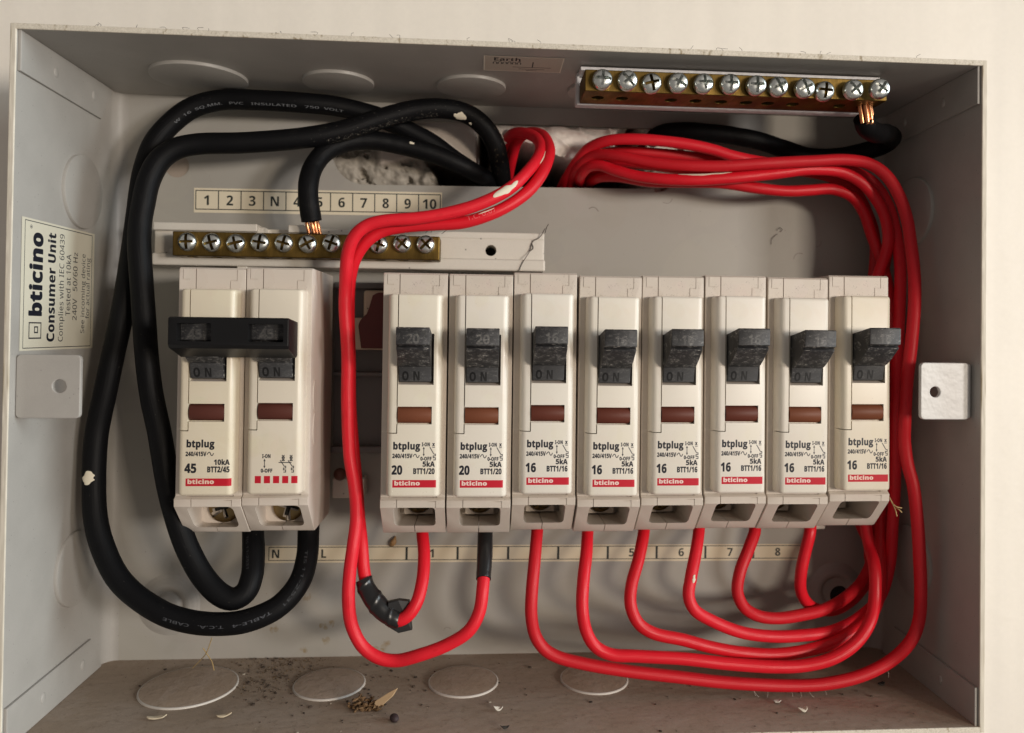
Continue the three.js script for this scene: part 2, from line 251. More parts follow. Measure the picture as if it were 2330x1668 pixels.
  mesh('pressed_boss', new THREE.LatheGeometry([[0.01, 1.5], [2.4, 1.4], [3.4, 0.9], [4.2, 0.02]].map((q) => new THREE.Vector2(...q)), 32).rotateX(Math.PI / 2).translate(-108.5, -73.5, 0), steel, unit);
  for (const s of [-1, 1]) {                                         // side walls with the rounded bend into the back plate
    const q = [[s * (W2 + T), D - 0.4], [s * W2, D - 0.4], [s * W2, 4]]; for (let k = 1; k <= 8; k++) { const a = k / 8 * Math.PI / 2; q.push([s * (W2 - 4 + 4 * Math.cos(a)), 4 - 4 * Math.sin(a)]); }
    q.push([s * (W2 - 4), -T], [s * (W2 + T), -T]);
    mesh('side_wall', boxUV(crease(extrudeY(q, -H2 - T, H2 + T), 25)), steel, unit);
    mesh('raw_edge', planarUV(rbox(s > 0 ? W2 : -W2 - T, -H2 - T, D - 0.6, s > 0 ? W2 + T : -W2, H2 + T, D, 0.25), -W2 - T, -H2, W2, H2), rimMat, unit);
    for (const t of [-1, 1]) {                                       // folded tabs of the top and bottom sheets, spot-welded to the sides
      const tab = poly([[D - 0.8, 91], [D - 0.8, 80.6], [11, 79.8], [4.2, 90.9]].map(([z, y]) => [-z, t * y]));
      mesh('folded_tab', boxUV(extrudeZ(tab, 0, 0.9, 0.2).rotateY(Math.PI / 2).translate(s > 0 ? W2 - 0.9 : -W2, 0, 0)), steel, unit);
      for (const z of [16, 37]) mesh('weld_mark', new THREE.SphereGeometry(1.5, 16, 8).scale(0.25, 1, 0.8).translate(s * (W2 - 0.9), t * 85.6, z), steel, unit);
    }
  }
  mesh('top_wall', boxUV(box(-W2, H2, -T, W2, H2 + T, D - 0.4)), steel, unit);
  mesh('raw_edge', planarUV(rbox(-W2 - 0.4, H2, D - 0.6, W2 + 0.4, H2 + T, D, 0.25), -W2, H2 - 12, W2, H2 + T + 2), rimMat, unit);
  mesh('bottom_wall', planarUV(box(-W2, -H2 - T, -T, W2, -H2, D - 0.4).rotateX(Math.PI / 2), -W2, -D - 4, W2, 70).rotateX(-Math.PI / 2), dusty, unit, 'inner floor of the box under a coat of brown dust');
  mesh('raw_edge', planarUV(rbox(-W2 - 0.4, -H2 - T, D - 0.6, W2 + 0.4, -H2, D, 0.25), -W2, -H2 - T, W2, -H2 + 12), rimMat, unit);
  // knockout discs, pressed a little inwards and still held by their rim
  const discDust = dusty.clone(); discDust.color.setRGB(1.14, 1.12, 1.12);
  const disc = (q, t = 1) => new THREE.LatheGeometry([[0.01, 1.0 * t], [q - 0.4, 1.0 * t], [q - 0.12, 0.9 * t], [q, 0.6 * t], [q, -0.05]].map((a) => new THREE.Vector2(...a)), 56);
  const ko = (g, m = steel) => mesh('knockout', boxUV(crease(g, 40)), m, unit);
  for (const [x, q] of [[-94.6, 13.8], [-53.6, 10.6], [-13.5, 10.6], [26.6, 10.4]]) {
    ko(disc(q).rotateX(Math.PI).translate(x, H2, 20.8));
    ko(planarUV(disc(q, 0.5).translate(x, -H2, 20.2), -W2, 0, W2, 40), discDust);
  }
  const edge = new THREE.MeshStandardMaterial({ color: new THREE.Color(0.58, 0.54, 0.49), roughness: 0.6 });  // pale colour paints the lit front bevel into the dust-free disc edge
  for (const [x, q] of [[-94.6, 13.8], [-53.6, 10.6], [-13.5, 10.6], [26.6, 10.4]]) mesh('knockout_edge', crease(new THREE.LatheGeometry([[q - 0.4, 0.5], [q - 0.12, 0.47], [q + 0.03, 0.32], [q + 0.03, -0.05]].map((a) => new THREE.Vector2(...a)), 64), 60).translate(x, -H2 + 0.03, 20.2), edge, unit, 'dust-free edge of the disc with its lit look painted pale');
  for (const y of [55.5, -55.3]) { ko(disc(10.9).rotateZ(-Math.PI / 2).translate(-W2, y, 20.5)); ko(disc(10.9).rotateZ(Math.PI / 2).translate(W2, y, 20.5)); }
  // bent lugs with a screw hole for the cover
  const lug = (x0, x1, y0, y1, z, hx, hr) => { const s = roundRect(x0, y0, x1, y1, 1.4); const h = new THREE.Path(); h.absarc(hx, 0.35, hr, 0, 7, true); s.holes.push(h); return extrudeZ(s, z - 1.3, z, 0.25); };
  mesh('cover_lug', boxUV(lug(-127.9, -112, -7.9, 8.4, 51.2, -117.2, 1.7)), steel, unit, 'square pale lug with a burred screw hole');
  const sparkle = new THREE.MeshPhysicalMaterial({ color: new THREE.Color(0.66, 0.65, 0.63), roughness: 0.42, bumpMap: peel, bumpScale: 0.00014, specularIntensity: 0.8 });
  mesh('cover_lug', [boxUV(lug(112.8, 127, -7.3, 8.5, 50.5, 117, 1.5)), boxUV(rbox(125.6, -7.2, 38, 127.95, 8.4, 50.1, 0.9))], sparkle, unit, 'hammered pale lug with a small dark screw hole');
  // stickers
  const sticker = canvasTex(1024, 1024, (g, w, h) => {
    g.fillStyle = '#cfc9b6'; g.fillRect(0, 0, w, h); g.strokeStyle = '#22252c'; g.lineWidth = 6; g.strokeRect(20, 40, w - 40, h - 80);
    g.fillStyle = '#10131f'; fitText(g, 'bticino', 260, 265, 930, 210, 'bold', 12); g.fillRect(270, 96, 0, 0);
    g.lineWidth = 10; g.strokeStyle = '#10131f'; g.strokeRect(96, 112, 120, 150); g.strokeRect(140, 180, 44, 40); g.font = 'bold 40px sans-serif'; g.fillText('®', 944, 130);
    fitText(g, 'Consumer Unit', 60, 440, 950, 140, 'bold', 4); fitText(g, 'Complies with IEC 60439', 60, 560, 960, 92, 'normal'); fitText(g, 'Tested at 10kA', 280, 660, 800, 92, 'normal'); fitText(g, '240V∼ 50/60 Hz', 240, 760, 830, 92, 'normal');
    g.fillStyle = '#2a2b30'; fitText(g, 'See incoming device', 130, 880, 830, 80, 'normal'); fitText(g, 'for actual rating', 260, 955, 800, 80, 'normal');
  });
  const stMat = (t) => new THREE.MeshStandardMaterial({ map: t, roughness: 0.55 });
  const flat = (w, h) => new THREE.PlaneGeometry(w, h);
  { // basis: text runs up the wall, its head towards the rim
    const g = flat(34.8, 37.6); const m = new THREE.Matrix4().makeBasis(new THREE.Vector3(0, 1, 0), new THREE.Vector3(0, 0, 1), new THREE.Vector3(1, 0, 0));
    g.applyMatrix4(m).translate(-W2 + 0.12, 26.6, 31.2); mesh('rating_sticker', g, stMat(sticker), unit, 'cream sticker with black lettering read from below');
  }
  const strip = (cells, w, h, bg) => canvasTex(2048, h, (g, W, H) => { g.fillStyle = bg; g.fillRect(0, 0, W, H); g.strokeStyle = '#1d2320'; g.lineWidth = H * 0.035; g.strokeRect(W * 0.007, H * 0.1, W * 0.986, H * 0.76); cells(g, W, H); });
  const nums = strip((g, W, H) => { const L = ['1', '2', '3', 'N', '4', '5', '6', '7', '8', '9', '10']; g.font = `bold ${H * 0.56}px sans-serif`; g.textAlign = 'center'; for (let i = 0; i < 11; i++) { const x0 = W * (0.007 + 0.986 * i / 11); g.fillStyle = '#1d2320'; if (i) g.fillRect(x0 - 4, H * 0.1, 8, H * 0.76); g.fillText(L[i], x0 + W * 0.0448, H * 0.69); } }, 2048, 200, '#e2d7bf');
  mesh('number_strip', flat(80, 8).rotateZ(0.006).translate(-63, 57.4, 0.12), stMat(nums), unit, 'cream strip numbered above the neutral bar');
  const low = strip((g, W, H) => {
    g.fillStyle = '#1d2320'; g.font = `bold ${H * 0.68}px sans-serif`; g.textAlign = 'center';
    const at = (mm) => (mm + 78.6) / 180 * W, cut = [-52.2, -33, -16.3, 0.4, 17.1, 33.8, 50.4, 67.1, 83.7]; cut.forEach((c) => g.fillRect(at(c) - 4, H * 0.12, 8, H * 0.72));
    [['N', -75.2], ['L', -59.9], ['1', -24.6], ['5', 41.9], ['6', 58.8], ['7', 75.6], ['8', 92.2]].forEach(([s, x]) => g.fillText(s, at(x), H * 0.73));
  }, 2048, 64, '#d9ccb2');
  mesh('circuit_strip', flat(180, 5.6).rotateZ(-0.004).translate(11.4, -57.9, 0.12), stMat(low), unit, 'long cream strip marked N L and circuit numbers');
  const earth = canvasTex(512, 288, (g, w, h) => {
    g.fillStyle = '#b9aea0'; g.fillRect(0, 0, w, h); g.strokeStyle = '#e0d8c8'; g.lineWidth = 8; g.strokeRect(4, 4, w - 8, h - 8); g.fillStyle = '#15141a';
    fitText(g, 'Earth', 60, 88, 240, 82, 'bold'); g.lineWidth = 6; g.strokeStyle = '#15141a';
    let x = 62; for (const k of [0, 1, 2, 3, 4, 5]) { g.beginPath(); g.moveTo(x, 150); g.lineTo(x, 118); g.quadraticCurveTo(x + 12, 100, x + 22, 118); g.lineTo(x + 22, 150); if (k % 2) { g.moveTo(x + 2, 96); g.lineTo(x + 22, 92); } g.stroke(); x += 31; }
    g.lineWidth = 7; g.beginPath(); g.moveTo(318, 96); g.lineTo(318, 196); g.moveTo(190, 200); g.lineTo(440, 200); g.moveTo(230, 236); g.lineTo(400, 236); g.moveTo(280, 264); g.lineTo(350, 264); g.stroke();
  });
  mesh('earth_sticker', flat(22.2, 12).rotateX(Math.PI / 2).translate(1.3, H2 - 0.12, 41.7), stMat(earth), unit, 'small cream sticker with the earth symbol');
}

// ---------------------------------------------------------------- screws, terminal bars
function screwGeo(r, h, seed) {
  const prof = [[0.01, h], [r * 0.45, h * 0.97], [r * 0.75, h * 0.80], [r * 0.93, h * 0.5], [r, h * 0.15], [r, -0.9], [r * 0.6, -0.95], [0.01, -0.95]].map((q) => new THREE.Vector2(...q));
  const dome = new THREE.LatheGeometry(prof, 36).rotateX(Math.PI / 2), w = r * 0.28;
  const a = r * 0.72;
  return crease(cut(mergeVertices(dome), [box(-a, -w / 2, h - r * 0.42, a, w / 2, h + 1), box(-w / 2, -a, h - r * 0.42, w / 2, a, h + 1), box(-r - 1, -w * 0.55, h - r * 0.2, r + 1, w * 0.55, h + 1).rotateZ(seed)]), 32);
}
const screwHead = screwGeo(2.75, 1.7, 0.0);
const rS = rng(11);
function screws(parent, pts, mat) {
  for (const [x, y, z] of pts) {
    const g = screwHead.clone().rotateZ(rS() * 3.14).rotateX((rS() - 0.5) * 0.1).rotateY((rS() - 0.5) * 0.14).translate(x, y, z);
    mesh('screw', g, mat, parent);
  }
}
{ // neutral bar
  const t = thing('neutral_terminal_bar', 'brass terminal bar with eleven screws on an ivory plastic carrier under the number strip', 'terminal bar', [-50, 35, 3]);
  const holeC = new THREE.CylinderGeometry(1.75, 1.75, 30, 28).rotateX(Math.PI / 2).translate(-6.8, 41.1, 10);
  const base = cut(rbox(-109, 36.6, 6, 10, 46.9, 15.4, 0.5), [holeC, box(-76.5, 44.6, 10, -69, 48, 20), box(-110, 44.55, 15.1, 11, 44.85, 16)]);
  mesh('carrier', [boxUV(crease(base, 30)), boxUV(rbox(-109, 34.6, 3, 10.2, 38.3, 17.4, 0.7)), boxUV(rbox(-108.8, 45.2, 6, -78, 47.6, 17.2, 0.4)), boxUV(rbox(-68.8, 45.2, 6, -60, 47.6, 17.2, 0.4)), boxUV(rbox(-104, 37.8, 10, -79.5, 39.6, 17, 0.3)), boxUV(rbox(-70, 37.8, 10, -40, 39.6, 17, 0.3)), boxUV(rbox(-84.2, 32.4, 6, -81, 35.2, 16.2, 0.4))], ivory, t);
  mesh('hole_bottom', new THREE.CylinderGeometry(1.8, 1.8, 0.3, 24).rotateX(Math.PI / 2).translate(-6.8, 41.1, 6.2), holeDark, t);
  const pts = []; for (let i = 0; i < 11; i++) pts.push([-95.7 + 6.93 * i, 40.9 + 0.08 * i - 0.15 * ((i * 7) % 3), 24.6]);
  const holes = pts.map(([x]) => new THREE.CylinderGeometry(1.7, 1.7, 6, 18).translate(x, 36, 20.4));
  mesh('brass_bar', boxUV(cut(rbox(-100.3, 36.9, 15.5, -22.3, 44.1, 24, 0.35), holes), 60), brass, t);
  screws(t, pts, zinc);
}
{ // earth bar
  const t = thing('earth_terminal_bar', 'long brass terminal bar with twelve screws hanging under the top of the box', 'terminal bar', [58, 91, 40]);
  const tray = cut(rbox(16.9, 81.4, 33.6, 105.2, 90.8, 37.4, 0.5), [rbox(17.8, 82.2, 36, 104.4, 92, 45, 0.3)]);
  mesh('tray', [boxUV(crease(tray, 30)), boxUV(rbox(17.4, 89.5, 37, 104.6, 90.6, 42.8, 0.25))], new THREE.MeshPhysicalMaterial({ color: new THREE.Color(0.62, 0.60, 0.60), roughness: 0.5, bumpMap: peel, bumpScale: 0.0002 }), t);
  const sx = [[22.39, 84.45, 51], [29.26, 84.33, 51], [36.03, 83.97, 51], [43.2, 84.22, 51], [50.28, 84.23, 51], [57.64, 84.37, 51], [64.92, 84.14, 51], [71.23, 84.12, 51], [78.45, 83.76, 51], [84.58, 83.49, 51], [92.23, 83.75, 51], [99.3, 83.99, 51]];
  const pts = sx.map(([x, y], i) => [x, y, 50.3 + [0.4, 0.6, 0, 0.5, 0.6, 0.6, 0.9, 0.6, 1.2, 0, 1.4, 2.2][i]]);
  const holes = pts.filter((q, i) => ![2, 9].includes(i)).map(([x]) => new THREE.CylinderGeometry(1.75, 1.75, 7, 20).translate(x - 0.2, 81.5, 43.6));
  mesh('brass_bar', boxUV(cut(rbox(17.8, 81.6, 37.6, 103, 87.5, 49.6, 0.3), holes), 60), brass, t);
  screws(t, pts, zinc);
}

// ---------------------------------------------------------------- breakers
const PITCH = 18.37;
// front cover print: local x 1.8..16.8, y -29.6..26.2 (mm) on a 360 x 1339 canvas
const CX0 = 1.8, CX1 = 16.8, CY0 = -29.6, CY1 = 26.2, KPX = 24;
function coverTex(kind, seed) {
  return canvasTex(360, 1339, (g, W, H) => {
    const dx = kind === '45' ? 1.45 : kind === 'pole' ? 0.65 : 0.85, dy = 0.45, X = (x) => (x + dx - CX0) * KPX, Y = (y) => (CY1 - y - dy) * KPX, rnd = rng(seed);
    g.fillStyle = '#e4ded4'; g.fillRect(0, 0, W, H);
    for (let i = 0; i < 60; i++) { g.fillStyle = `rgba(${rnd() > 0.5 ? '255,250,236' : '206,190,150'},${0.05 * rnd()})`; const q = 10 + rnd() * 60; g.beginPath(); g.ellipse(rnd() * W, rnd() * H, q, q * (1 + rnd()), rnd() * 3, 0, 7); g.fill(); }
    specks(g, rnd, 22, 0, 0, W, H, 0.6, 2.2, ['rgba(70,55,40,.6)', 'rgba(110,90,60,.5)']);
    specks(g, rnd, 16, 0, Y(-28), W, H, 0.6, 3, ['rgba(110,90,60,.5)']);
    const ink = '#191b26', red = '#c3122c'; g.fillStyle = ink; g.strokeStyle = ink;
    const txt = (s, x0, y, x1, h, st = 'bold') => fitText(g, s, X(x0), Y(y), X(x1), h * KPX / 0.72, st, h * 1.7);
    const arrow = (x, y0, y1) => { g.lineWidth = 4; g.beginPath(); g.moveTo(X(x), Y(y0)); g.lineTo(X(x), Y(y1)); g.stroke(); for (const [y, s] of [[y0, 1], [y1, -1]]) { g.beginPath(); g.moveTo(X(x), Y(y)); g.lineTo(X(x) - 7, Y(y) + 14 * s); g.lineTo(X(x) + 7, Y(y) + 14 * s); g.fill(); } };
    const hook = (x, y) => { g.lineWidth = 5; g.beginPath(); g.moveTo(X(x), Y(y)); g.lineTo(X(x + 0.5), Y(y)); g.lineTo(X(x + 0.5), Y(y - 0.5)); g.lineTo(X(x - 0.1), Y(y - 0.5)); g.lineTo(X(x - 0.1), Y(y - 1.0)); g.lineTo(X(x + 0.5), Y(y - 1.0)); g.lineTo(X(x + 0.5), Y(y - 1.6)); g.lineTo(X(x - 0.1), Y(y - 1.6)); g.stroke(); };
    if (kind !== 'pole') {
      const main = kind === '45';
      txt('btplug', 2.85, -16.9, 10.3, 1.9); txt('240/415V', 2.75, -19.3, 8.2, 1.2);
      g.lineWidth = 5; g.beginPath(); g.moveTo(X(8.4), Y(-18.9)); g.bezierCurveTo(X(8.9), Y(-17.9), X(9.2), Y(-18.2), X(9.3), Y(-18.7)); g.bezierCurveTo(X(9.5), Y(-19.3), X(9.8), Y(-19.4), X(10.1), Y(-18.5)); g.stroke();
      if (!main) {
        txt('I-ON', 10.75, -16.05, 13.0, 1.0); txt('x', 13.6, -16.0, 14.3, 1.0, 'bold'); g.fillRect(X(13.6), Y(-16.25), 18, 4); g.fillRect(X(13.75), Y(-15.3), 10, 3);
        arrow(11.3, -16.25, -18.75); g.lineWidth = 5; g.beginPath(); g.moveTo(X(12.95), Y(-16.3)); g.lineTo(X(14.0), Y(-18.1)); g.stroke(); hook(14.0, -18.2); txt('0-OFF', 10.4, -19.95, 13.5, 1.0);
      }
      txt(main ? '10kA' : '5kA', main ? 10.2 : 11.0, -21.65, 14.3, 1.4, 'bold'); txt(kind, 2.6, -23.75, main ? 5.7 : 5.55, 2.4); txt(main ? 'BTT2/45' : `BTT1/${kind}`, 8.4, -23.65, 14.35, 1.5);
      g.fillStyle = red; g.fillRect(X(2.9), Y(-25.3), X(14.75) - X(2.9), 2.05 * KPX); g.fillStyle = '#f0d9d2'; txt('bticino', 3.3, -26.75, 10.4, 1.15);
    } else {
      txt('I-ON', 5.6, -20.1, 7.9, 1.0); txt('0-OFF', 5.3, -24.0, 8.4, 1.0); arrow(6.25, -20.35, -22.8);
      for (const x of [11.2, 13.3]) { g.lineWidth = 5; for (const yy of [-19.3, -20.1]) { g.beginPath(); g.moveTo(X(x - 0.35), Y(yy)); g.lineTo(X(x + 0.35), Y(yy - 0.6)); g.moveTo(X(x + 0.35), Y(yy)); g.lineTo(X(x - 0.35), Y(yy - 0.6)); g.moveTo(X(x - 0.4), Y(yy - 0.7)); g.lineTo(X(x + 0.4), Y(yy - 0.7)); g.stroke(); } g.beginPath(); g.moveTo(X(x - 0.8), Y(-20.7)); g.lineTo(X(x + 0.3), Y(-22.3)); g.stroke(); hook(x + 0.2, -22.3); }
      g.lineWidth = 5; g.beginPath(); g.moveTo(X(10.0), Y(-21.3)); g.lineTo(X(13.4), Y(-21.3)); g.stroke();
      g.fillStyle = red; for (let i = 0; i < 5; i++) g.fillRect(X(3.75 + 2.42 * i), Y(-24.95), 1.62 * KPX, 1.95 * KPX);
    }
  });
}
function toggleTex(num, seed) {                                      // local x 4..15, y 0..18
  return canvasTex(512, 840, (g, W, H) => {
    const rnd = rng(seed), X = (x) => (x - 4) / 11 * W, Y = (y) => (18 - y) / 18 * H; g.fillStyle = '#262628'; g.fillRect(0, 0, W, H); for (let i = 0; i < 70; i++) { g.fillStyle = `rgba(${rnd() > 0.6 ? '120,118,112' : '8,8,9'},${0.25 * rnd()})`; g.beginPath(); g.ellipse(rnd() * W, rnd() * H, 10 + rnd() * 60, 8 + rnd() * 30, rnd() * 3, 0, 7); g.fill(); }
    g.fillStyle = '#363637'; g.fillRect(0, Y(6.3), W, H); for (let i = 0; i < 5200; i++) { const x = rnd() * W, y = rnd() * H, f = fbm(x / 60 + seed, y / 26, 400 + seed, 4), zone = y > Y(11.6) && y < Y(6.4) ? 1 : y < Y(11.6) ? 0.55 : 0.32, a = Math.max(0, f - 0.47) * 1.5 * zone; if (a > 0.01) { g.fillStyle = `rgba(196,193,186,${Math.min(0.4, a)})`; g.beginPath(); g.ellipse(x, y, 2 + rnd() * 13, 1 + rnd() * 2.6, (rnd() - 0.5) * 0.7, 0, 7); g.fill(); } } for (let i = 0; i < 620; i++) { const y = rnd() * H, mid = (y > Y(11.5) && y < Y(6.2)) ? 1 : 0.4, a = rnd() ** 2 * 0.62 * mid; g.strokeStyle = `rgba(190,186,176,${a})`; g.lineWidth = 1 + rnd() * 3; const x = rnd() * W, l = 6 + rnd() * 34; g.beginPath(); g.moveTo(x, y); g.quadraticCurveTo(x + l * 0.5, y + (rnd() - 0.5) * 12, x + l, y + (rnd() - 0.5) * 20); g.stroke(); }
    specks(g, rnd, 60, X(5), Y(17), X(14), Y(6), 1, 5, ['rgba(205,200,190,.5)', 'rgba(180,176,168,.35)']);
    specks(g, rnd, 16, X(5), Y(16.8), X(14), Y(11.6), 2, 9, ['rgba(200,196,186,.35)']);
    g.font = '150px sans-serif'; g.textAlign = 'center'; g.lineWidth = 8; for (let k = 0; k < 3; k++) { g.strokeStyle = `rgba(170,166,156,${0.06 + 0.17 * rnd()})`; if (num) g.strokeText(num, X(9.55) + (rnd() - 0.5) * 7, Y(12.9) + (rnd() - 0.5) * 7); } specks(g, rnd, 26, X(6), Y(16.2), X(13), Y(12.4), 3, 16, ['rgba(48,48,50,.6)', 'rgba(150,146,138,.35)']); for (let i = 0; i < 40; i++) { g.strokeStyle = `rgba(215,210,200,${0.8 * rnd()})`; g.lineWidth = 1.5 + rnd() * 4; const x = X(5.2 + 8.6 * rnd()), y = Y([16.9, 12.2, 11.4, 6.6][Math.floor(rnd() * 4)] + (rnd() - 0.5) * 0.5); g.beginPath(); g.moveTo(x, y); g.lineTo(x + 8 + rnd() * 50, y + (rnd() - 0.5) * 14); g.stroke(); }
    g.fillStyle = '#050506'; g.font = 'bold 118px sans-serif'; fitText(g, 'O', X(6.9), Y(2.5), X(8.9), 158, 'bold', 5); fitText(g, 'N', X(9.9), Y(2.5), X(12.0), 158, 'bold', 5); g.strokeStyle = '#050506'; g.lineWidth = 6;
  });
}
function bodyTex(dirty, seed) {                                      // local x -1..19, y -44..34
  return canvasTex(400, 1560, (g, W, H) => {
    const rnd = rng(seed), X = (x) => (x + 1) * 20, Y = (y) => (34 - y) * 20; g.fillStyle = '#d9d0c4'; g.fillRect(0, 0, W, H);
    for (let i = 0; i < 90; i++) { g.fillStyle = `rgba(${rnd() > 0.5 ? '236,228,214' : '186,172,152'},${0.07 * rnd()})`; const q = 10 + rnd() * 50; g.beginPath(); g.ellipse(rnd() * W, rnd() * H, q, q * (0.6 + rnd()), rnd() * 3, 0, 7); g.fill(); }
    if (dirty) { specks(g, rnd, 70, X(0), Y(32.4), X(18), Y(26), 0.5, 2.6, ['rgba(60,50,40,.75)', 'rgba(90,75,58,.5)']); specks(g, rnd, 26, X(0), Y(-29), X(18), Y(-33), 0.5, 2.6, ['rgba(80,66,50,.6)']);
      specks(g, rnd, 26, X(13.4), Y(32.2), X(17), Y(26), 0.6, 2.4, ['rgba(50,42,34,.7)']); for (let q = 0; q < 7; q++) { const cx = rnd() * 17, cy = 26.2 + rnd() * 5; for (let k = 0; k < 12; k++) specks(g, rnd, 1, X(cx + k * 0.11), Y(cy + Math.sin(k * 0.7 + q) * 0.35), X(cx + k * 0.11 + 0.1), Y(cy + Math.sin(k * 0.7 + q) * 0.35 - 0.1), 0.5, 1.8, ['rgba(56,46,38,.75)']); } }
    specks(g, rnd, 20, 0, 0, W, H, 0.5, 2, ['rgba(90,70,50,.5)']);
    for (const x of [1.5, 17.1]) specks(g, rnd, dirty ? 70 : 30, X(x - 0.4), Y(26), X(x + 0.4), Y(-30), 0.6, 2.6, ['rgba(110,92,66,.35)', 'rgba(70,56,40,.4)']); specks(g, rnd, dirty ? 60 : 20, X(1.6), Y(26.9), X(17), Y(26.0), 0.6, 2.8, ['rgba(80,66,48,.6)']); specks(g, rnd, dirty ? 60 : 20, X(1.6), Y(-29.4), X(17), Y(-30.6), 0.6, 2.8, ['rgba(80,66,48,.6)']);
  });
}
const bodyGeo = (big) => {
  const b = extrudeX([[9, 31.6], [9, -40.4], [10, -42.4], [30.6, -42.5], [31.4, -42.1], [40, -33.2], [40.1, -31.2], [39, -30.4], [39, 31.8], [38.4, 32.3], [9.4, 32.3]], 0.02, 17.92, 0.18);
  const cav = big ? extrudeZ(roundRect(3.3, -40.6, 15.6, -33.3, 1.6), 27.5, 60) : extrudeZ(roundRect(3.5, -39.8, 15.2, -33.2, 1.3), 19, 60);
  const q = [cav, box(4.45, 26, 38.5, 4.7, 33, 41), box(9.0, -43.5, big ? 26 : 18, 9.22, -36, 45), box(15.5, 28.8, 38.75, 15.65, 33, 41), box(13.8, 28.7, 38.75, 15.6, 28.85, 41), box(13.7, 25.8, 38.75, 13.85, 28.8, 41), box(1.0, 28.9, 38.75, 1.15, 33, 41), box(1.1, 28.9, 38.75, 2.9, 29.05, 41), box(4.5, -33.8, 39.6, 4.7, -29.8, 43), box(13.3, -31.6, 39.7, 15.4, -31.4, 43), box(15.3, -34, 39.7, 15.45, -31.4, 43), box(2.9, -30.6, 38.6, 15.7, -30.35, 42)];
  return planarUV(crease(cut(b, q), 30), -1, -44, 19, 34, 0.25, 39);
};
const profCover = [[1.8, 38.6], [1.8, 40.2], [1.95, 41.6], [2.2, 42.5], [2.6, 43.15], [3.1, 43.45], [3.6, 43.5], [15.0, 43.5], [15.6, 43.4], [16.1, 43.05], [16.45, 42.5], [16.7, 41.6], [16.8, 40.4], [16.8, 38.6]];
const coverGeo = (() => {
  const b = crease(extrudeY(profCover, CY0, CY1, 0.8), 35);
  const q = [box(4.9, 1.25, 36, 14.6, 15.3, 50), box(4.75, -9.6, 42.2, 14.2, -4.75, 50), box(4.58, 1, 42.0, 4.86, 28, 46), box(4.58, -12.1, 42.0, 4.86, 1.3, 46), box(1, -12.2, 39.4, 4.8, -11.95, 46), box(14.62, 1.1, 43.2, 14.75, -31, 46)].slice(0, 5);
  return planarUV(cut(b, q), CX0, CY0, CX1, CY1);
})();
const ledgeGeo = boxUV(extrudeX([[36.5, 1.25], [43.3, 1.25], [41, 2.0], [36.5, 2.0]], 4.95, 14.55, 0.02));
const togglePts = [[38, 14.9], [44.5, 15.6], [52.7, 17.0], [53.15, 16.7], [53.0, 12.5], [52.3, 12.2], [51.6, 12.0], [52.2, 11.6], [51.9, 11.1], [48.4, 8.3], [46.0, 6.7], [45.0, 6.35], [44.5, 6.2], [43.6, 2.2], [42.4, 1.9], [38, 1.7]];
const toggleGeo = (() => { const g = crease(extrudeX(togglePts, 5.15, 13.95, 0.22), 28), p = g.attributes.position, n = g.attributes.normal, uv = g.attributes.uv;
  for (let i = 0; i < p.count; i++) { const side = Math.abs(n.getX(i)) > 0.7; uv.setXY(i, side ? (p.getZ(i) - 36) / 30 + 0.12 : (p.getX(i) - 4) / 11, side ? 0.37 + p.getY(i) / 18 * 0.24 : p.getY(i) / 18); } return g; })();
const indicatorGeo = (() => { const s = []; for (let k = 0; k <= 14; k++) { const a = k / 14 * Math.PI; s.push([42.0 + 1.75 * Math.sin(a), -7.17 + 2.28 * Math.cos(a)]); } return crease(extrudeX(s, 4.9, 14.1, 0.1), 40); })();
const termScrew = screwGeo(3.5, 1.2, 0.8), bigScrew = screwGeo(4.4, 1.0, 0.3);
const whiteP = (t, c, rough = 0.42) => new THREE.MeshPhysicalMaterial({ map: t, color: new THREE.Color(...c), roughness: rough, clearcoat: 0.15, clearcoatRoughness: 0.4 });
const bodyDirties = [5, 15, 25].map((q) => whiteP(bodyTex(true, q), [0.84, 0.82, 0.81], 0.5)), bodyDirty = bodyDirties[0], bodyClean = whiteP(bodyTex(false, 6), [0.88, 0.855, 0.845], 0.5);
const covTex = { 20: coverTex('20', 1), 16: coverTex('16', 2), 45: coverTex('45', 3), pole: coverTex('pole', 4) };
const tog = [toggleTex('20', 21), toggleTex('20', 22), toggleTex('16', 23), toggleTex('16', 24), toggleTex('16', 25), toggleTex('45', 26)].map((t) => new THREE.MeshPhysicalMaterial({ map: t, roughness: 0.55 }));
const lens = (c) => new THREE.MeshPhysicalMaterial({ color: new THREE.Color(...c), roughness: 0.5, specularIntensity: 0.5 });
const lensRed = lens([0.115, 0.03, 0.018]), lensBrown = lens([0.17, 0.055, 0.026]), lensDark = lens([0.09, 0.026, 0.018]);
const singleBody = bodyGeo(false), mainBody = bodyGeo(true);
const shift = (g, x, y, z) => g.clone().translate(x, y, z);
const DY = [-0.4, -0.45, 0.25, -0.3, 0, 0.4, 0.2, 1.0], ZJ = [0, 0.15, 0, 0.2, 0, 0.1, 0, 0.25];
const breakerLabel = [
  'white breaker marked 20 fed by the red wire from the taped joint', 'white breaker marked 20 whose wire below wears a black sleeve',
  'white breaker marked 16 right beside the second one marked 20', 'second white breaker marked 16 counted from those marked 20', 'third white breaker marked 16 counted from those marked 20, above the strip number 5',
  'fourth white breaker marked 16 with a dark dot above its lettering', 'white breaker marked 16 set between the dotted one and the last', 'last white breaker of the row, marked 16, touching the upright red wires'];
const yellow = [[0.95, 0.93, 0.86], [0.97, 0.96, 0.93], [0.96, 0.96, 0.94], [0.97, 0.96, 0.92], [0.94, 0.93, 0.90], [0.98, 0.97, 0.95], [0.94, 0.93, 0.90], [0.97, 0.94, 0.85]];
const coverMats = yellow.map((c, i) => whiteP(covTex[i < 2 ? 20 : 16], c, 0.38));
let proto = null;
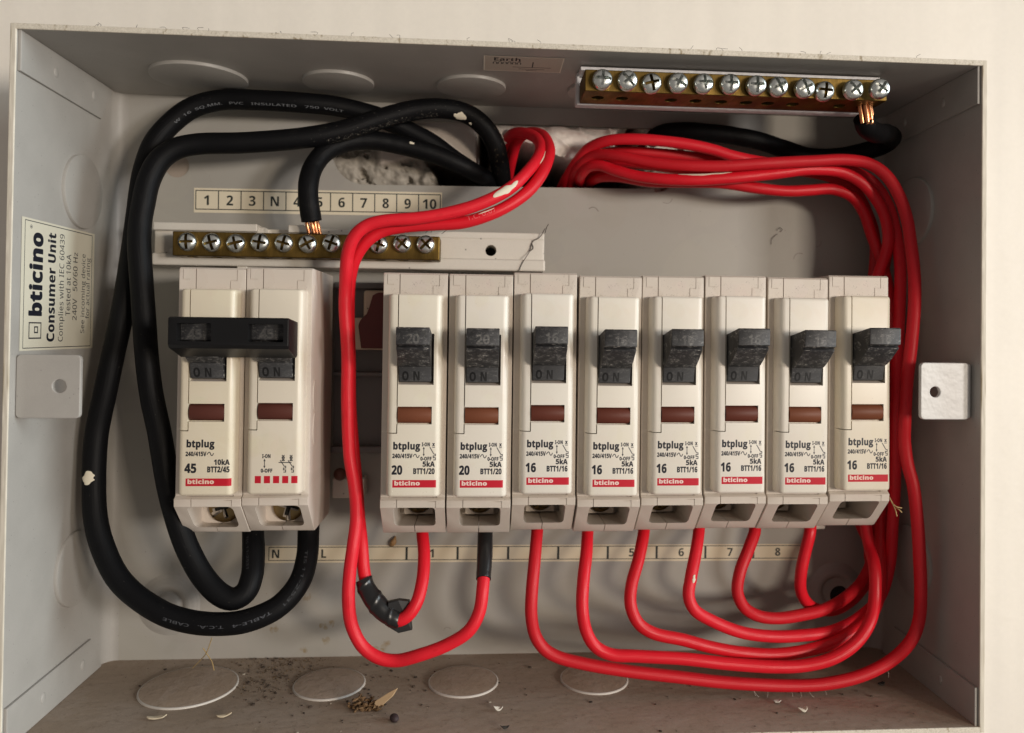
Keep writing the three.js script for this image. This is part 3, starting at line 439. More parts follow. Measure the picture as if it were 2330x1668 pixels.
for (let i = 0; i < 8; i++) {
  const x = -36.94 + PITCH * i; let b;
  if (!proto) {
    b = proto = thing('circuit_breaker', breakerLabel[0], 'circuit breaker', [x, DY[0] - 42, 9], 'single breakers in the row');
    const P = (g) => shift(g, x, DY[0], 0);
    mesh('housing', P(singleBody), bodyDirty, b);
    mesh('front_cover', P(coverGeo), coverMats[0], b);
    mesh('window_ledge', P(ledgeGeo), bodyClean, b);
    mesh('toggle', P(toggleGeo), tog[0], b);
    mesh('indicator', P(indicatorGeo), lensBrown, b);
    mesh('terminal_screw', P(termScrew.clone().translate(9.3, -35.3, 22.0)), goldScrew, b);
    mesh('screw_well', P(boxUV(cut(rbox(4.9, -39.3, 18.6, 13.7, -30, 21.8, 0.25), [new THREE.CylinderGeometry(4.1, 4.1, 8, 28).rotateX(Math.PI / 2).translate(9.3, -34.9, 21)]))), bodyClean, b);
    mesh('clamp', P(new THREE.CylinderGeometry(4.3, 4.3, 0.6, 28).rotateX(Math.PI / 2).translate(9.3, -34.9, 19.4)), holeDark, b);  // near-black disc, paints the shade at the bottom of the screw well
  } else {
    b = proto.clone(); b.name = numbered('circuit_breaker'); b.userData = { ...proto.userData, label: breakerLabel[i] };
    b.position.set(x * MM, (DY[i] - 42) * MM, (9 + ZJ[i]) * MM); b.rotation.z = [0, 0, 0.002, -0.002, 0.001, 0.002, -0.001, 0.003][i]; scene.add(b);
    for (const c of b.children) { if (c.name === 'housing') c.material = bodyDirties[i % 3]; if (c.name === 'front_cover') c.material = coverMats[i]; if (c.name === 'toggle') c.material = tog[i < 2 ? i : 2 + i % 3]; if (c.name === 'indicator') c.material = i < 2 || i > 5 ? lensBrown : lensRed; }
  }
}
{ // the main switch: two poles side by side, toggles joined by a black bar
  const t = thing('main_switch', 'wide two-pole main switch marked 45 with a black bar across its toggles', 'main switch', [-74.5, -42, 9]);
  [[-92.5, 0.1, '45', [0.89, 0.84, 0.72]], [-74.4, 0.4, 'pole', [0.91, 0.87, 0.79]]].forEach(([x, dy, kind, c], i) => {
    const P = (g) => shift(g, x, dy, 0);
    mesh('housing', P(mainBody), bodyClean, t); mesh('front_cover', P(coverGeo), whiteP(covTex[kind], c, 0.36), t); mesh('window_ledge', P(ledgeGeo), bodyClean, t);
    mesh('toggle', P(toggleGeo), tog[5], t); mesh('indicator', P(indicatorGeo), lensDark, t);
    mesh('terminal_screw', P(bigScrew.clone().rotateZ(0.3 + i).translate(9.9, -35.9, 28.4)), goldScrew, t);
    mesh('recess_shade', P(mergeGeometries([box(-3.0, -0.55, 0, 3.0, 0.55, 0.16), box(-0.55, -3.0, 0, 0.55, 3.0, 0.17)].map(clean)).rotateZ(0.3 + i).translate(9.9, -35.9, 28.4 - 0.8)), holeDark, t);  // dark cross laid in the slots, shade of the recess put in as colour
  });
  const bar = extrudeX([[46, 17.6], [55.6, 18.5], [56.2, 18.1], [56.2, 11.4], [55.4, 10.5], [47.5, 8.0], [46, 8.4]], -88.6, -58.6, 0.3);
  mesh('tie_bar', crease(cut(bar, [rbox(-86.4, 12.3, 40, -77.9, 16.9, 60, 0.25), rbox(-68.7, 12.3, 40, -59.9, 16.9, 60, 0.25)]), 25), blackPlastic, t, 'black bar joining both toggles');
  for (const [y, z, r] of [[-3, 34, 4.3], [-12.5, 33.4, 4.6], [26, 36.6, 2.2]]) mesh('side_boss', boxUV(new THREE.CylinderGeometry(r - 0.1, r, 0.2, 48).rotateZ(-Math.PI / 2).scale(1, 1, 0.55).translate(-56.36, y, z)), bodyClean, t);
}
{ // rail and busbar glimpsed between the main switch and the row
  const t = thing('mounting_rail', 'dark grey mounting rail behind the breakers', 'rail', [-46, 0, 1]);
  const dark = new THREE.MeshStandardMaterial({ color: new THREE.Color(0.16, 0.15, 0.145), roughness: 0.5, metalness: 0.2 });
  mesh('rail_plate', boxUV(box(-57, -24, 0.4, 108, 31, 2.2)), dark, t);
  mesh('rail_lip', boxUV(rbox(-57, 0.8, 2.2, 108, 2.2, 6, 0.4)), dark, t); mesh('rail_lip', boxUV(rbox(-57, -23.8, 2.2, 108, -21.6, 6.5, 0.4)), dark, t); mesh('rail_lip', boxUV(rbox(-57, 29, 2.2, 108, 31, 5, 0.4)), dark, t);
  const b = thing('busbar', 'dark red busbar fork in an ivory holder in the gap beside the first breaker', 'busbar', [-42, 12, 3]);
  mesh('holder', [boxUV(rbox(-52, 9.5, 3, -36, 19.5, 13, 0.5)), boxUV(rbox(-46.5, 19, 3, -37.3, 28.2, 12, 0.9))], new THREE.MeshStandardMaterial({ map: plasticMap, color: new THREE.Color(0.8, 0.7, 0.58), roughness: 0.6 }), b);
  const f = new THREE.Shape(); f.moveTo(-46.5, 10); f.lineTo(-38, 10); f.lineTo(-38, 26); f.quadraticCurveTo(-40.5, 28.6, -43.2, 26.4); f.quadraticCurveTo(-44.4, 21.8, -45, 20.6); f.quadraticCurveTo(-47.6, 18.6, -47.4, 16.5);
  mesh('fork', boxUV(extrudeZ(f, 12.4, 15.4, 0.3)), new THREE.MeshStandardMaterial({ color: new THREE.Color(0.09, 0.016, 0.014), roughness: 0.6 }), b);
  const c = thing('end_clip', 'small ivory clip with a brown knob beside the lower end of the main switch', 'clip', [-53, -33, 1]);
  mesh('clip_body', boxUV(rbox(-56.2, -38, 0.4, -46, -31.6, 7, 0.5)), ivory, c); mesh('knob', new THREE.SphereGeometry(2, 20, 14).translate(-53.4, -30, 9), new THREE.MeshStandardMaterial({ color: new THREE.Color(0.12, 0.045, 0.03), roughness: 0.5 }), c);
  const e = thing('end_tab', 'short ivory tab peeping out under the last breaker', 'clip', [104, -44, 1]);
  mesh('tab_body', boxUV(rbox(100.6, -48.6, 0.4, 105.4, -40, 8, 0.5)), ivory, e);
}

// ---------------------------------------------------------------- cables
function cableTex(base, seed, marks, W = 2048, H = 256) {
  return canvasTex(W, H, (g) => {
    const rnd = rng(seed); g.fillStyle = base; g.fillRect(0, 0, W, H); const dark = base === '#0b0b0d';
    for (let i = 0; i < 160; i++) { g.fillStyle = dark ? `rgba(${rnd() > 0.7 ? '52,48,42' : '0,0,0'},${0.18 * rnd()})` : `rgba(${rnd() > 0.5 ? '196,60,50' : '176,10,20'},${0.22 * rnd()})`; const q = 3 + rnd() * 12; g.beginPath(); g.ellipse(rnd() * W, rnd() * H, q * 0.7, q, rnd() * 3, 0, 7); g.fill(); }
    for (let i = 0; i < 110; i++) { g.strokeStyle = `rgba(${dark ? '150,142,128' : '226,170,150'},${0.5 * rnd() * rnd()})`; g.lineWidth = 0.5 + rnd() * 0.8; const x = rnd() * W, y = rnd() * H; g.beginPath(); g.moveTo(x, y); g.lineTo(x + (rnd() - 0.5) * 14, y + (rnd() - 0.5) * 16); g.stroke(); }
    specks(g, rnd, dark ? 160 : 60, 0, 0, W, H, 0.4, 1.8, dark ? ['rgba(190,180,160,.55)', 'rgba(140,130,110,.4)'] : ['rgba(60,10,8,.5)', 'rgba(230,200,180,.5)']);
    marks && marks(g, W, H, rnd);
  });
}
const cableMat = (t, rough) => new THREE.MeshPhysicalMaterial({ map: t, roughness: rough, specularIntensity: rough > 0.5 ? 0.3 : 0.6, bumpMap: peel, bumpScale: 0.00005 });
const printed = (g, s, u0, u1, v, W, H, a = 0.55, fw = 1) => { g.fillStyle = `rgba(196,200,204,${a})`; fitText(g, s, u0 * W, (1 - v) * H, u1 * W, 15, 'normal'); };
const BLACK = '#0b0b0d', RED = '#d61a29';
const red = (seed) => cableMat(cableTex(['#d61a29', '#ce1825', '#da1e2d', '#c81b27'][seed % 4], seed, null, 2048, 128), 0.38 + 0.03 * (seed % 4));
const rw = 1.8, rb = 3.15;
function uAt(curve, p) { let b = 0, bd = 1e9; curve.getSpacedPoints(600).forEach((q, i) => { const d = q.distanceTo(V(p)); if (d < bd) { bd = d; b = i; } }); return b / 600; }
function cable(name, label, cat, pts, r, mat, n, group) {
  const curve = makeCurve(pts); if (typeof mat === 'function') mat = mat((p) => uAt(curve, p)); const t = thing(name, label, cat, pts[0], group);
  mesh('insulation', sweep(curve, (q, a) => r * (0.975 + 0.05 * fbm(q * 38 + pts[0][0], 2 + Math.cos(a), 301, 2)), n ?? 220, r > 3 ? 28 : 18), mat, t); return { t, curve };
}
const blackMat = (seed, marks) => cableMat(cableTex(BLACK, seed, marks), 0.56);
const L = thing; void L;
const live = cable('black_cable', 'thick black cable swinging widest round the main switch to its live terminal', 'cable', [[-60.57, -34.67, 20], [-60.11, -44.45, 22], [-59.41, -51.1, 27], [-60.44, -56.75, 32], [-65.11, -62.12, 35], [-73.5, -65.43, 37], [-81.45, -66.16, 37], [-89.86, -65.57, 36], [-97.75, -63.15, 35], [-109.37, -55.97, 32], [-115.95, -47.04, 29], [-119.11, -38.91, 27], [-120.63, -28.36, 25], [-120.63, -15.29, 24], [-118.62, -4.3, 24], [-116.6, 6.72, 24], [-114.46, 17.9, 24], [-113.13, 29.03, 23], [-112.26, 39.62, 22], [-111.5, 50.2, 21], [-110.8, 62.39, 19], [-108.73, 71.53, 17], [-104.72, 78.2, 15], [-99.17, 83.25, 14], [-91.13, 86.26, 13], [-79.7, 86.65, 13], [-65.99, 86.58, 12], [-56.88, 86.5, 10], [-48.94, 85.51, 8], [-41.1, 83.62, 6], [-33.92, 80.8, 4], [-26.6, 77.48, 2], [-19.11, 72.61, 0], [-11.65, 68.78, -4], [-4.73, 66.65, -14]], rb,
  (u) => blackMat(31, (g, W, H) => { printed(g, 'TIS 11-2531', u([-59.3, -50.07, 27]), u([-64.51, -61.64, 35]), 0.5, W, H, 0.3); printed(g, 'TABLE-4   T.C.A.   CABLE', u([-67.15, -63.2, 35]), u([-95, -64.16, 35]), 0.47, W, H, 0.42); printed(g, 'W  16  SQ.MM.   PVC   INSULATED   750  VOLT', u([-103.67, 77.96, 15]), u([-54.13, 85.89, 10]), 0.38, W, H, 0.6); }), 320, 'thick black supply cables');
const neutral = cable('black_cable', 'thick black cable bent sharply under the main switch to its neutral terminal', 'cable', [[-76.99, -34.62, 20], [-76.26, -44.35, 22], [-74.6, -49.95, 27], [-73.86, -55.05, 31], [-75.04, -58.86, 33], [-78.09, -60.34, 34], [-81.73, -58.94, 34], [-86.72, -54.29, 33], [-91.05, -47.51, 32], [-94.72, -39.07, 31], [-97.31, -29.49, 31], [-100.12, -14.31, 31], [-102.9, -3.7, 30], [-104.43, 7.05, 30], [-105.57, 17.94, 29.5], [-106.71, 28.76, 29], [-107.73, 39.63, 28.5], [-107.81, 45.39, 28], [-107.06, 51.11, 28], [-105.9, 58.7, 27], [-103.2, 64.75, 26], [-99.17, 68.18, 25], [-93.55, 69.88, 24], [-80.96, 70.89, 23], [-63.76, 73.35, 21], [-53.07, 76.19, 19], [-42.07, 80.86, 16.5], [-30.74, 84.95, 14], [-21.38, 86.11, 12], [-14.17, 84.94, 10], [-9.2, 81.66, 8], [-5.68, 76.79, 5], [-4.08, 71.64, 1], [-3.16, 67.51, -4], [-2.23, 64.39, -14]], rb,
  (u) => blackMat(32, (g, W, H, rnd) => { printed(g, 'TIS 11-2531', u([-75.4, -46.03, 24]), u([-73.75, -54.18, 31]), 0.45, W, H, 0.28); specks(g, rnd, 260, W * 0.72, H * 0.62, W * 0.84, H * 0.72, 0.5, 2.2, ['rgba(210,200,180,.7)']); const ua = u([-10.35, 82.79, 9]), ub = u([-3.87, 69.21, 0]); specks(g, rnd, 60, W * Math.min(ua, ub), H * 0.3, W * Math.max(ua, ub), H * 0.75, 1, 6, ['rgba(150,130,96,.4)', 'rgba(110,96,70,.45)']); specks(g, rnd, 120, W * 0.70, H * 0.3, W * 0.9, H * 0.7, 0.5, 2.0, ['rgba(210,200,180,.6)']); }), 320, 'thick black supply cables');
const nbar = cable('black_cable', 'shorter black cable with bared copper end fed into the neutral bar', 'cable', [[-60.89, 48.32, 21], [-61.39, 52.53, 22], [-61.84, 56.48, 22], [-61.74, 61.31, 21], [-60.68, 65.89, 19], [-57.72, 70.47, 17], [-51.9, 74.08, 14], [-44.97, 75.59, 11.5], [-35.74, 74.8, 9], [-26.22, 72.99, 7], [-16.5, 69.77, 4], [-9.41, 67.2, -1], [-3.99, 65.84, -12]], 3.0, blackMat(33), 200, 'thick black supply cables');
for (const [dx, dz, k] of [[-1.5, 0.8, 0], [-0.2, 1.5, 0.3], [1.1, 0.9, -0.2], [0, -0.6, 0.2], [1.4, -0.7, 0.1]]) { const p = [-60.89, 48.32, 21]; mesh('copper_strand', sweep(makeCurve([[p[0] + dx, p[1] + 0.4, p[2] + dz], [p[0] + dx + 0.4 + k, p[1] - 1.4, p[2] + dz], [p[0] + dx + 0.9 + k, p[1] - 4, p[2] + dz - 0.6]]), 0.55, 12, 10), copper, nbar.t); }
const earthC = cable('black_cable', 'black earth cable curling down from the end of the long earth bar', 'cable', [[99.76, 78.62, 43], [101.58, 76.66, 41], [106.86, 76.31, 36], [114.72, 78.2, 28], [120.51, 78.86, 20], [119.99, 77.79, 15], [115.45, 76.49, 12], [107.44, 74.97, 10], [97.84, 75.07, 9], [90.04, 77.18, 9], [82.12, 79.57, 9], [74.25, 80.94, 9], [65.68, 82.1, 8], [56.61, 83.07, 6], [50.15, 83.01, 2], [47.88, 81.78, -6], [48.02, 80.26, -16]], 2.95, blackMat(34), 220, 'thick black supply cables');
{ const p = [99.76, 78.62, 43]; for (const [dx, dz] of [[-1.6, 0.6], [-0.5, 1.5], [0.7, 1.4], [1.7, 0.4], [0, -0.6]]) mesh('copper_strand', sweep(makeCurve([[p[0] + dx + 0.9, p[1] - 2.2, p[2] + dz], [p[0] + dx + 0.3, p[1] + 0.6, p[2] + dz + 0.4], [p[0] + dx - 0.2, p[1] + 3, p[2] + dz + 0.4], [p[0] + dx - 0.5, p[1] + 7, p[2] + dz]]), 0.62, 16, 10), copper, earthC.t); }
mesh('paint_splash', splash(live.curve, rb, [-120.28, -27.47, 25], 4.2, 1.0, 0.1, 3), paint, live.t);
mesh('paint_splash', splash(neutral.curve, rb, [-17.37, 85.4, 11], 4.6, 0.8, -0.75, 8), paint, neutral.t);
mesh('paint_splash', splash(neutral.curve, rb, [-13.18, 84.12, 10], 1.2, 0.25, -1.0, 18), paint, neutral.t);
mesh('paint_splash', splash(nbar.curve, 3.0, [-32.77, 74.84, 8], 1.6, 0.3, 0.3, 9), paint, nbar.t);

// the pair of red wires for the breakers marked 20
const RG = 'red circuit wires';
const r1 = cable('red_wire', 'red wire with a lump of black tape feeding the first breaker marked 20', 'wire', [[-26.42, -42.94, 22], [-26.25, -44.53, 24], [-25.22, -49.5, 30], [-25.27, -55.54, 35], [-26.68, -60.82, 38], [-29.23, -64.1, 39], [-32, -65.16, 39], [-34.81, -64.03, 38], [-38.17, -60.39, 36], [-40.44, -57.36, 35], [-41.75, -53.57, 34], [-42.91, -45.89, 32], [-44.23, -38.8, 29], [-45.3, -30.4, 27], [-46.8, -17.92, 26], [-47.73, -6.92, 26], [-48.07, 9.3, 27], [-48.35, 22.2, 28], [-47.64, 31.09, 30], [-45.77, 36.69, 32], [-42.57, 41.21, 33], [-38.49, 44.08, 33], [-32, 45.61, 33], [-23.83, 46.43, 33], [-15.61, 47.12, 33], [-8.01, 49.46, 33], [-1.63, 52.85, 32], [4.24, 57.75, 30], [8.45, 63.96, 27], [10.58, 70.23, 23], [10.42, 74.82, 18], [8.7, 79.16, 11], [4.8, 81.01, 5], [1.83, 79.44, 1], [0.22, 74.86, -5], [-0.83, 69.47, -16]], rw, (u) => cableMat(cableTex(RED, 41, (g, W, H) => { g.fillStyle = 'rgba(236,170,160,.6)'; fitText(g, 'T.C. 0.67', u([-13.71, 47.67, 33]) * W, H * 0.5, u([-5.46, 50.5, 32.5]) * W, 26, 'normal'); }, 2048, 128), 0.42), 360, RG);
const r2 = cable('red_wire', 'red wire with a black sleeve feeding the second breaker marked 20', 'wire', [[-7.51, -43.04, 22], [-7.5, -44.65, 24], [-7.59, -49.64, 30], [-8.03, -56.65, 36], [-9.06, -63.64, 38], [-11.94, -68.39, 39], [-18.02, -72.22, 39], [-25.55, -74.9, 39], [-31.82, -76.67, 38], [-36.45, -75.98, 38], [-41.11, -72.85, 38], [-44.34, -66.94, 38], [-45.41, -59.85, 38], [-45.34, -52.11, 37], [-44.64, -44.78, 36], [-44.21, -37.6, 34], [-45.15, -29.4, 32], [-46.81, -21, 31], [-47.66, -6.44, 31], [-47.9, 9.41, 31], [-48.67, 22.07, 32], [-48.46, 27.96, 33], [-47.96, 33.48, 35], [-47.47, 37.02, 36], [-46.38, 40.29, 37], [-44.51, 43.12, 37.5], [-41.61, 45.29, 37.5], [-37.34, 46.5, 37.5], [-28.3, 47.53, 37], [-20.54, 49.03, 36.5], [-12.46, 51.44, 36], [-4.68, 55.21, 35], [-0.33, 58.63, 33], [3.26, 62.81, 30], [6.49, 67.57, 26], [8.15, 72.25, 21], [7.31, 76.71, 15], [3.86, 79.95, 9], [-0.18, 80.93, 3], [-2.46, 78.57, -2], [-3.24, 70.57, -14]], rw, red(42), 380, RG);
{
  const tape = new THREE.MeshPhysicalMaterial({ color: new THREE.Color(0.009, 0.009, 0.0095), roughness: 0.34, clearcoat: 0.2, clearcoatRoughness: 0.3 });
  // the taped joint: a crumpled wrap from above the bend to a squared-off flap
  const c = makeCurve([[-41.8, -54.8, 35.2], [-40.66, -57.28, 36], [-38.37, -60.1, 37.2], [-35.31, -63.16, 38], [-32.54, -64.82, 38.6], [-31.33, -65.52, 38.4]]);
  const wrap = crease(sweep(c, (t, a) => 2.3 + 0.5 * Math.sin(t * Math.PI) + 0.3 * (fbm(t * 5 + 4, 1.5 + Math.cos(a), 211, 2) - 0.5) + 0.22 * Math.max(0, Math.sin(t * 17 + a * 0.9)) ** 6, 70, 26), 50);
  const fp = [[-34.14, -60.15, 40], [-31.49, -59.82, 40], [-28.82, -60.46, 40], [-27.99, -68.01, 40], [-31.36, -68.56, 40], [-34.78, -66.21, 40]].map((q) => new THREE.Vector2(q[0], q[1]));
  const flap = new THREE.ExtrudeGeometry(new THREE.Shape(fp), { depth: 1.5, bevelEnabled: true, bevelSize: 0.25, bevelThickness: 0.3, bevelSegments: 2 }).translate(0, 0, 37.4);
  { const P = flap.attributes.position; for (let k = 0; k < P.count; k++) P.setZ(k, P.getZ(k) + 0.5 * Math.sin(P.getX(k) * 0.9) - 0.18 * (P.getX(k) + 33)); flap.computeVertexNormals(); }
  mesh('black_tape', [boxUV(wrap), boxUV(flap)], tape, r1.t, 'folded black insulating tape round the joint');
  const s = makeCurve([[-7.5, -44.04, 23.8], [-7.59, -49.64, 30], [-7.92, -55.22, 35]]);
  mesh('black_sleeve', sweep(s, (t, a) => 2.2 - 0.12 * sstep(0.55, 1, t) + 0.14 * fbm(t * 9, a, 221, 3) + (Math.abs(a) < 0.5 ? 0.06 : 0), 50, 24), tape, r2.t, 'black sleeve slid over the wire');
  mesh('paint_splash', splash(r2.curve, rw, [-3.04, 56.22, 34.6], 9, 0.95, 0.0, 12), paint, r2.t);
  mesh('paint_splash', splash(r2.curve, rw, [7.55, 69.92, 24], 11, 0.3, -0.95, 13), paint, r2.t);
  mesh('paint_splash', splash(r1.curve, rw, [-8.01, 49.46, 33], 5, 0.2, 0.6, 14), paint, r1.t);
}
// six red wires: up from the 16-amp breakers, round under the row, up the side and over to the slot
const loops = [
  ['red wire of the outermost loop, lying lowest along the floor of the box', 43, [[8.4, -43.13, 22], [8.14, -44.75, 24], [7.02, -52.08, 30], [6.14, -59.94, 33], [6.02, -66.17, 34], [7.24, -71.87, 34], [9.83, -75.7, 34], [13.56, -78.04, 34], [21.26, -80.2, 34], [32.35, -82.31, 34], [50.82, -84.83, 34], [63.69, -86.49, 34], [81.98, -87.76, 34], [93.61, -87.48, 34], [105.17, -85.11, 34], [114.5, -80.47, 34], [119.47, -74.54, 35], [121.75, -68.72, 35], [121.65, -60.3, 36], [121.33, -51.33, 36], [120.59, -40.14, 36], [119.17, -28.55, 36], [117.94, -22.21, 35], [116.94, -15.4, 35], [116.47, -8.61, 36], [116.51, 2.81, 37], [117.8, 14.02, 37], [119.26, 25.28, 36], [120.23, 34.5, 34], [120.23, 44.26, 32], [119.65, 51.35, 31], [117.8, 58.46, 30], [114.4, 64.78, 29], [109.58, 68.66, 28], [102.79, 70.05, 27], [91.22, 69.54, 26], [74.76, 68.48, 25], [63.73, 67.71, 24], [51.68, 68.08, 22], [42.08, 69.56, 19], [32.45, 72.14, 15], [26.27, 73.1, 10], [22.07, 70.62, 5], [20.29, 68.04, -2], [19.39, 64.93, -14]]],
  ['red wire looping second from outside, in front where the wires turn upward', 44, [[23.92, -43.22, 22], [23.53, -44.85, 24], [22.36, -50.02, 30], [21.1, -55.47, 34], [20.48, -63.33, 36.5], [21.63, -69.68, 37], [24.21, -73.97, 37], [28.68, -76.43, 37], [36.09, -77.06, 37], [49.96, -78.06, 37], [62.66, -79.68, 37], [76.25, -80.82, 37], [85.32, -80.73, 37], [94.42, -78.72, 37], [101.81, -74.77, 36], [106.96, -69.79, 34], [110.13, -64.22, 31], [111.65, -54.96, 28], [113, -50, 22], [112.6, -38, 19], [113, -20, 19], [114, 10, 20], [115, 30, 20], [119.7, 45.63, 20], [118.38, 52.76, 21], [115.21, 58.26, 22], [109.21, 64.04, 23], [102.34, 67.18, 23], [92.54, 67.61, 23], [80.42, 65.91, 23], [65.88, 64.15, 23], [53.39, 63.47, 22], [45.4, 64.06, 20], [39.05, 65.32, 17], [32.68, 67.58, 14], [27.88, 69.78, 11], [24.73, 69.77, 8], [22.96, 68.23, 4], [23.15, 67.36, -2], [25.15, 68.2, -14]]],
  ['red wire looping third from outside, tucked behind the second where they turn upward', 45, [[41.36, -43.32, 22], [40.82, -44.95, 24], [38.02, -51.45, 30], [35.19, -57.78, 34], [34.7, -62.99, 35.5], [36.83, -67.89, 36], [41.11, -70.86, 36], [50.45, -73.43, 35], [59.13, -76.15, 34], [68.58, -78.26, 33], [78.16, -79.36, 32], [87.86, -79.03, 31], [97.69, -77.1, 30], [106.21, -73.9, 28], [113.03, -69.45, 25], [116.85, -63.02, 22], [119.31, -52.74, 17], [121.14, -43.19, 14], [122.5, -32.4, 13], [122.66, -10.54, 16], [122.32, 10.83, 18], [121.79, 24.95, 18], [120.3, 37.82, 16], [116.61, 49.29, 15], [113.84, 55.38, 16], [109.64, 60.24, 17], [102.29, 62.57, 18], [94.76, 62.09, 18], [87.27, 61.62, 18], [77.36, 62.35, 18], [65.97, 63.93, 17], [53.69, 64.14, 15], [42.94, 64.86, 12], [35.05, 66.88, 8], [29.87, 67.54, 4], [27.19, 67.37, -3], [27.2, 67.47, -14]]],
  ['red wire with a white nick from the breaker with the dark dot', 46, [[58.58, -43.41, 22], [57.88, -45.06, 24], [55.97, -49.56, 28], [53.32, -56.44, 32], [52.3, -61.22, 33.5], [53.77, -64.91, 34], [59.36, -68.7, 33], [68.88, -72.71, 32], [78.5, -74.42, 31], [88.68, -75.1, 29], [99.07, -74.71, 27], [109.19, -71.8, 24], [117.8, -66.6, 20], [121.86, -57.38, 18], [121.7, -44.13, 20], [121.24, -30.64, 22], [120.43, -9.66, 24], [120.18, 10.99, 25], [121.36, 24.76, 24], [122.54, 38.76, 22], [122.4, 50.31, 19], [119.18, 58.27, 20], [114.35, 64.75, 20], [105.64, 68.73, 20], [94.27, 70.04, 19], [82.31, 70.34, 18], [69.99, 72.24, 18], [62.57, 74.27, 18], [52.65, 75.93, 18], [38.92, 77.02, 17], [30.31, 77.09, 14], [24.66, 75.57, 9], [21.3, 71.98, 4], [18.9, 68.2, -3], [17.35, 64.88, -14]]],
  ['red wire in the second smallest loop, crossing in front of the smallest', 47, [[76.25, -43.51, 22], [75.4, -45.17, 24], [72.31, -49.97, 27], [69.22, -55.71, 29], [68.12, -61.29, 30], [70.04, -65.77, 30], [74.47, -68.82, 29], [80.58, -70.19, 28], [90.35, -70.36, 25], [98.97, -69.79, 22], [108.14, -67.16, 18], [115.36, -63.21, 14], [119.83, -55.86, 11], [116.5, -45, 8.5], [117, -30, 8], [117.5, 0, 8], [118.5, 20, 9], [120.75, 45.62, 10], [118.12, 55.8, 10], [112.78, 64.44, 10], [103.74, 68.59, 10], [90.29, 70.41, 10], [76.94, 71.93, 10], [61.64, 73.01, 11], [47.4, 74.04, 11], [37.49, 74.56, 10], [29.47, 74.39, 6], [23.75, 70.7, 0], [21.01, 66.95, -8]]],
  ['red wire in the smallest loop passing below the round black hole', 48, [[93.96, -43.61, 22], [93.4, -45.54, 23], [92.04, -51.25, 23], [90.68, -57.77, 23], [91.01, -63.68, 22], [93.53, -68.06, 20.5], [98.22, -71.21, 18], [104.96, -72.65, 15], [111.98, -70.96, 12], [117.68, -67.13, 9.5], [121.44, -62.56, 8], [121, -58, 7], [121.6, -38, 8], [121.8, 0, 9], [121.6, 25, 10], [124.71, 51.43, 11], [120.8, 61.37, 12], [114.25, 67.54, 13], [105.79, 70.41, 12], [90.95, 71.02, 12], [73.33, 69.53, 12], [59.06, 68.92, 11], [45.2, 71.05, 8], [34.24, 72.05, 4], [27.31, 69.37, -4], [25.65, 65.09, -14]]]];
const six = loops.map(([label, seed, pts]) => cable('red_wire', label, 'wire', pts, rw, red(seed), 380, RG));
mesh('paint_splash', splash(six[1].curve, rw, [58.81, 63.89, 22], 17, 0.55, -1.0, 21), paint, six[1].t);
mesh('paint_splash', splash(six[3].curve, rw, [53.32, -56.44, 32], 2.4, 0.5, 0.2, 22), paint, six[3].t);

// ---------------------------------------------------------------- dirt on the floor of the box, chips, fibres
{
  const rnd = rng(77), geos = [], ico = new THREE.IcosahedronGeometry(1, 0), cols = [];
  for (let i = 0; i < 520; i++) { const x = -71 + (rnd() + rnd() + rnd() - 1.5) * 16, z = 1.2 + 24 * rnd() ** 1.6, q = 0.06 + 0.22 * rnd() ** 3, c = [0.15, 0.10, 0.05].map(((k) => (v) => v * k)(0.4 + rnd())), g = ico.clone().scale(q * (0.8 + rnd()), q * 0.6, q * (0.7 + rnd())).rotateY(rnd() * 6).translate(x, -H2 + q * 0.4, z), cc = new Float32Array(g.attributes.position.count * 3); for (let k = 0; k < cc.length; k += 3) cc.set(c, k); g.setAttribute('color', new THREE.BufferAttribute(cc, 3)); geos.push(clean(g)); }
  const spots = [[-73, 12, 10, 110], [-70, 20, 14, 80], [-100, 10, 24, 60], [-60, 45, 40, 60], [-70, 14, 26, 70], [-48, 30, 30, 60], [-20, 16, 40, 40], [-70, 8, 60, 60], [20, 30, 60, 50], [80, 30, 40, 40], [-40, 10, 12, 60], [60, 44, 60, 24], [0, 26, 120, 90]];
  for (const [cx, cz, s, n] of spots) for (let i = 0; i < n; i++) {
    const x = Math.max(-126, Math.min(126, cx + (rnd() + rnd() - 1) * s)), z = Math.max(1, Math.min(52, cz + (rnd() + rnd() - 1) * 20)), q = 0.07 + 0.42 * rnd() ** 6;
    const g = ico.clone().scale(q * (0.8 + rnd()), q * 0.6, q * (0.7 + rnd())).rotateY(rnd() * 6).translate(x, -H2 + q * 0.4, z), c = rnd() > 0.06 ? [0.06, 0.042, 0.03].map(((q) => (v) => v * q)(0.5 + 1.2 * rnd())) : [0.45, 0.40, 0.32];
    const cc = new Float32Array(g.attributes.position.count * 3); for (let k = 0; k < cc.length; k += 3) cc.set(c, k); g.setAttribute('color', new THREE.BufferAttribute(cc, 3)); geos.push(clean(g));
  }
  const g = mergeGeometries(geos).scale(MM, MM, MM), m = new THREE.Mesh(g, new THREE.MeshStandardMaterial({ vertexColors: true, roughness: 0.9 }));
  m.name = 'dirt'; m.userData = { kind: 'stuff', label: 'dark specks of dirt strewn over the dusty box floor', category: 'dirt' }; m.castShadow = m.receiveShadow = true; scene.add(m);
}
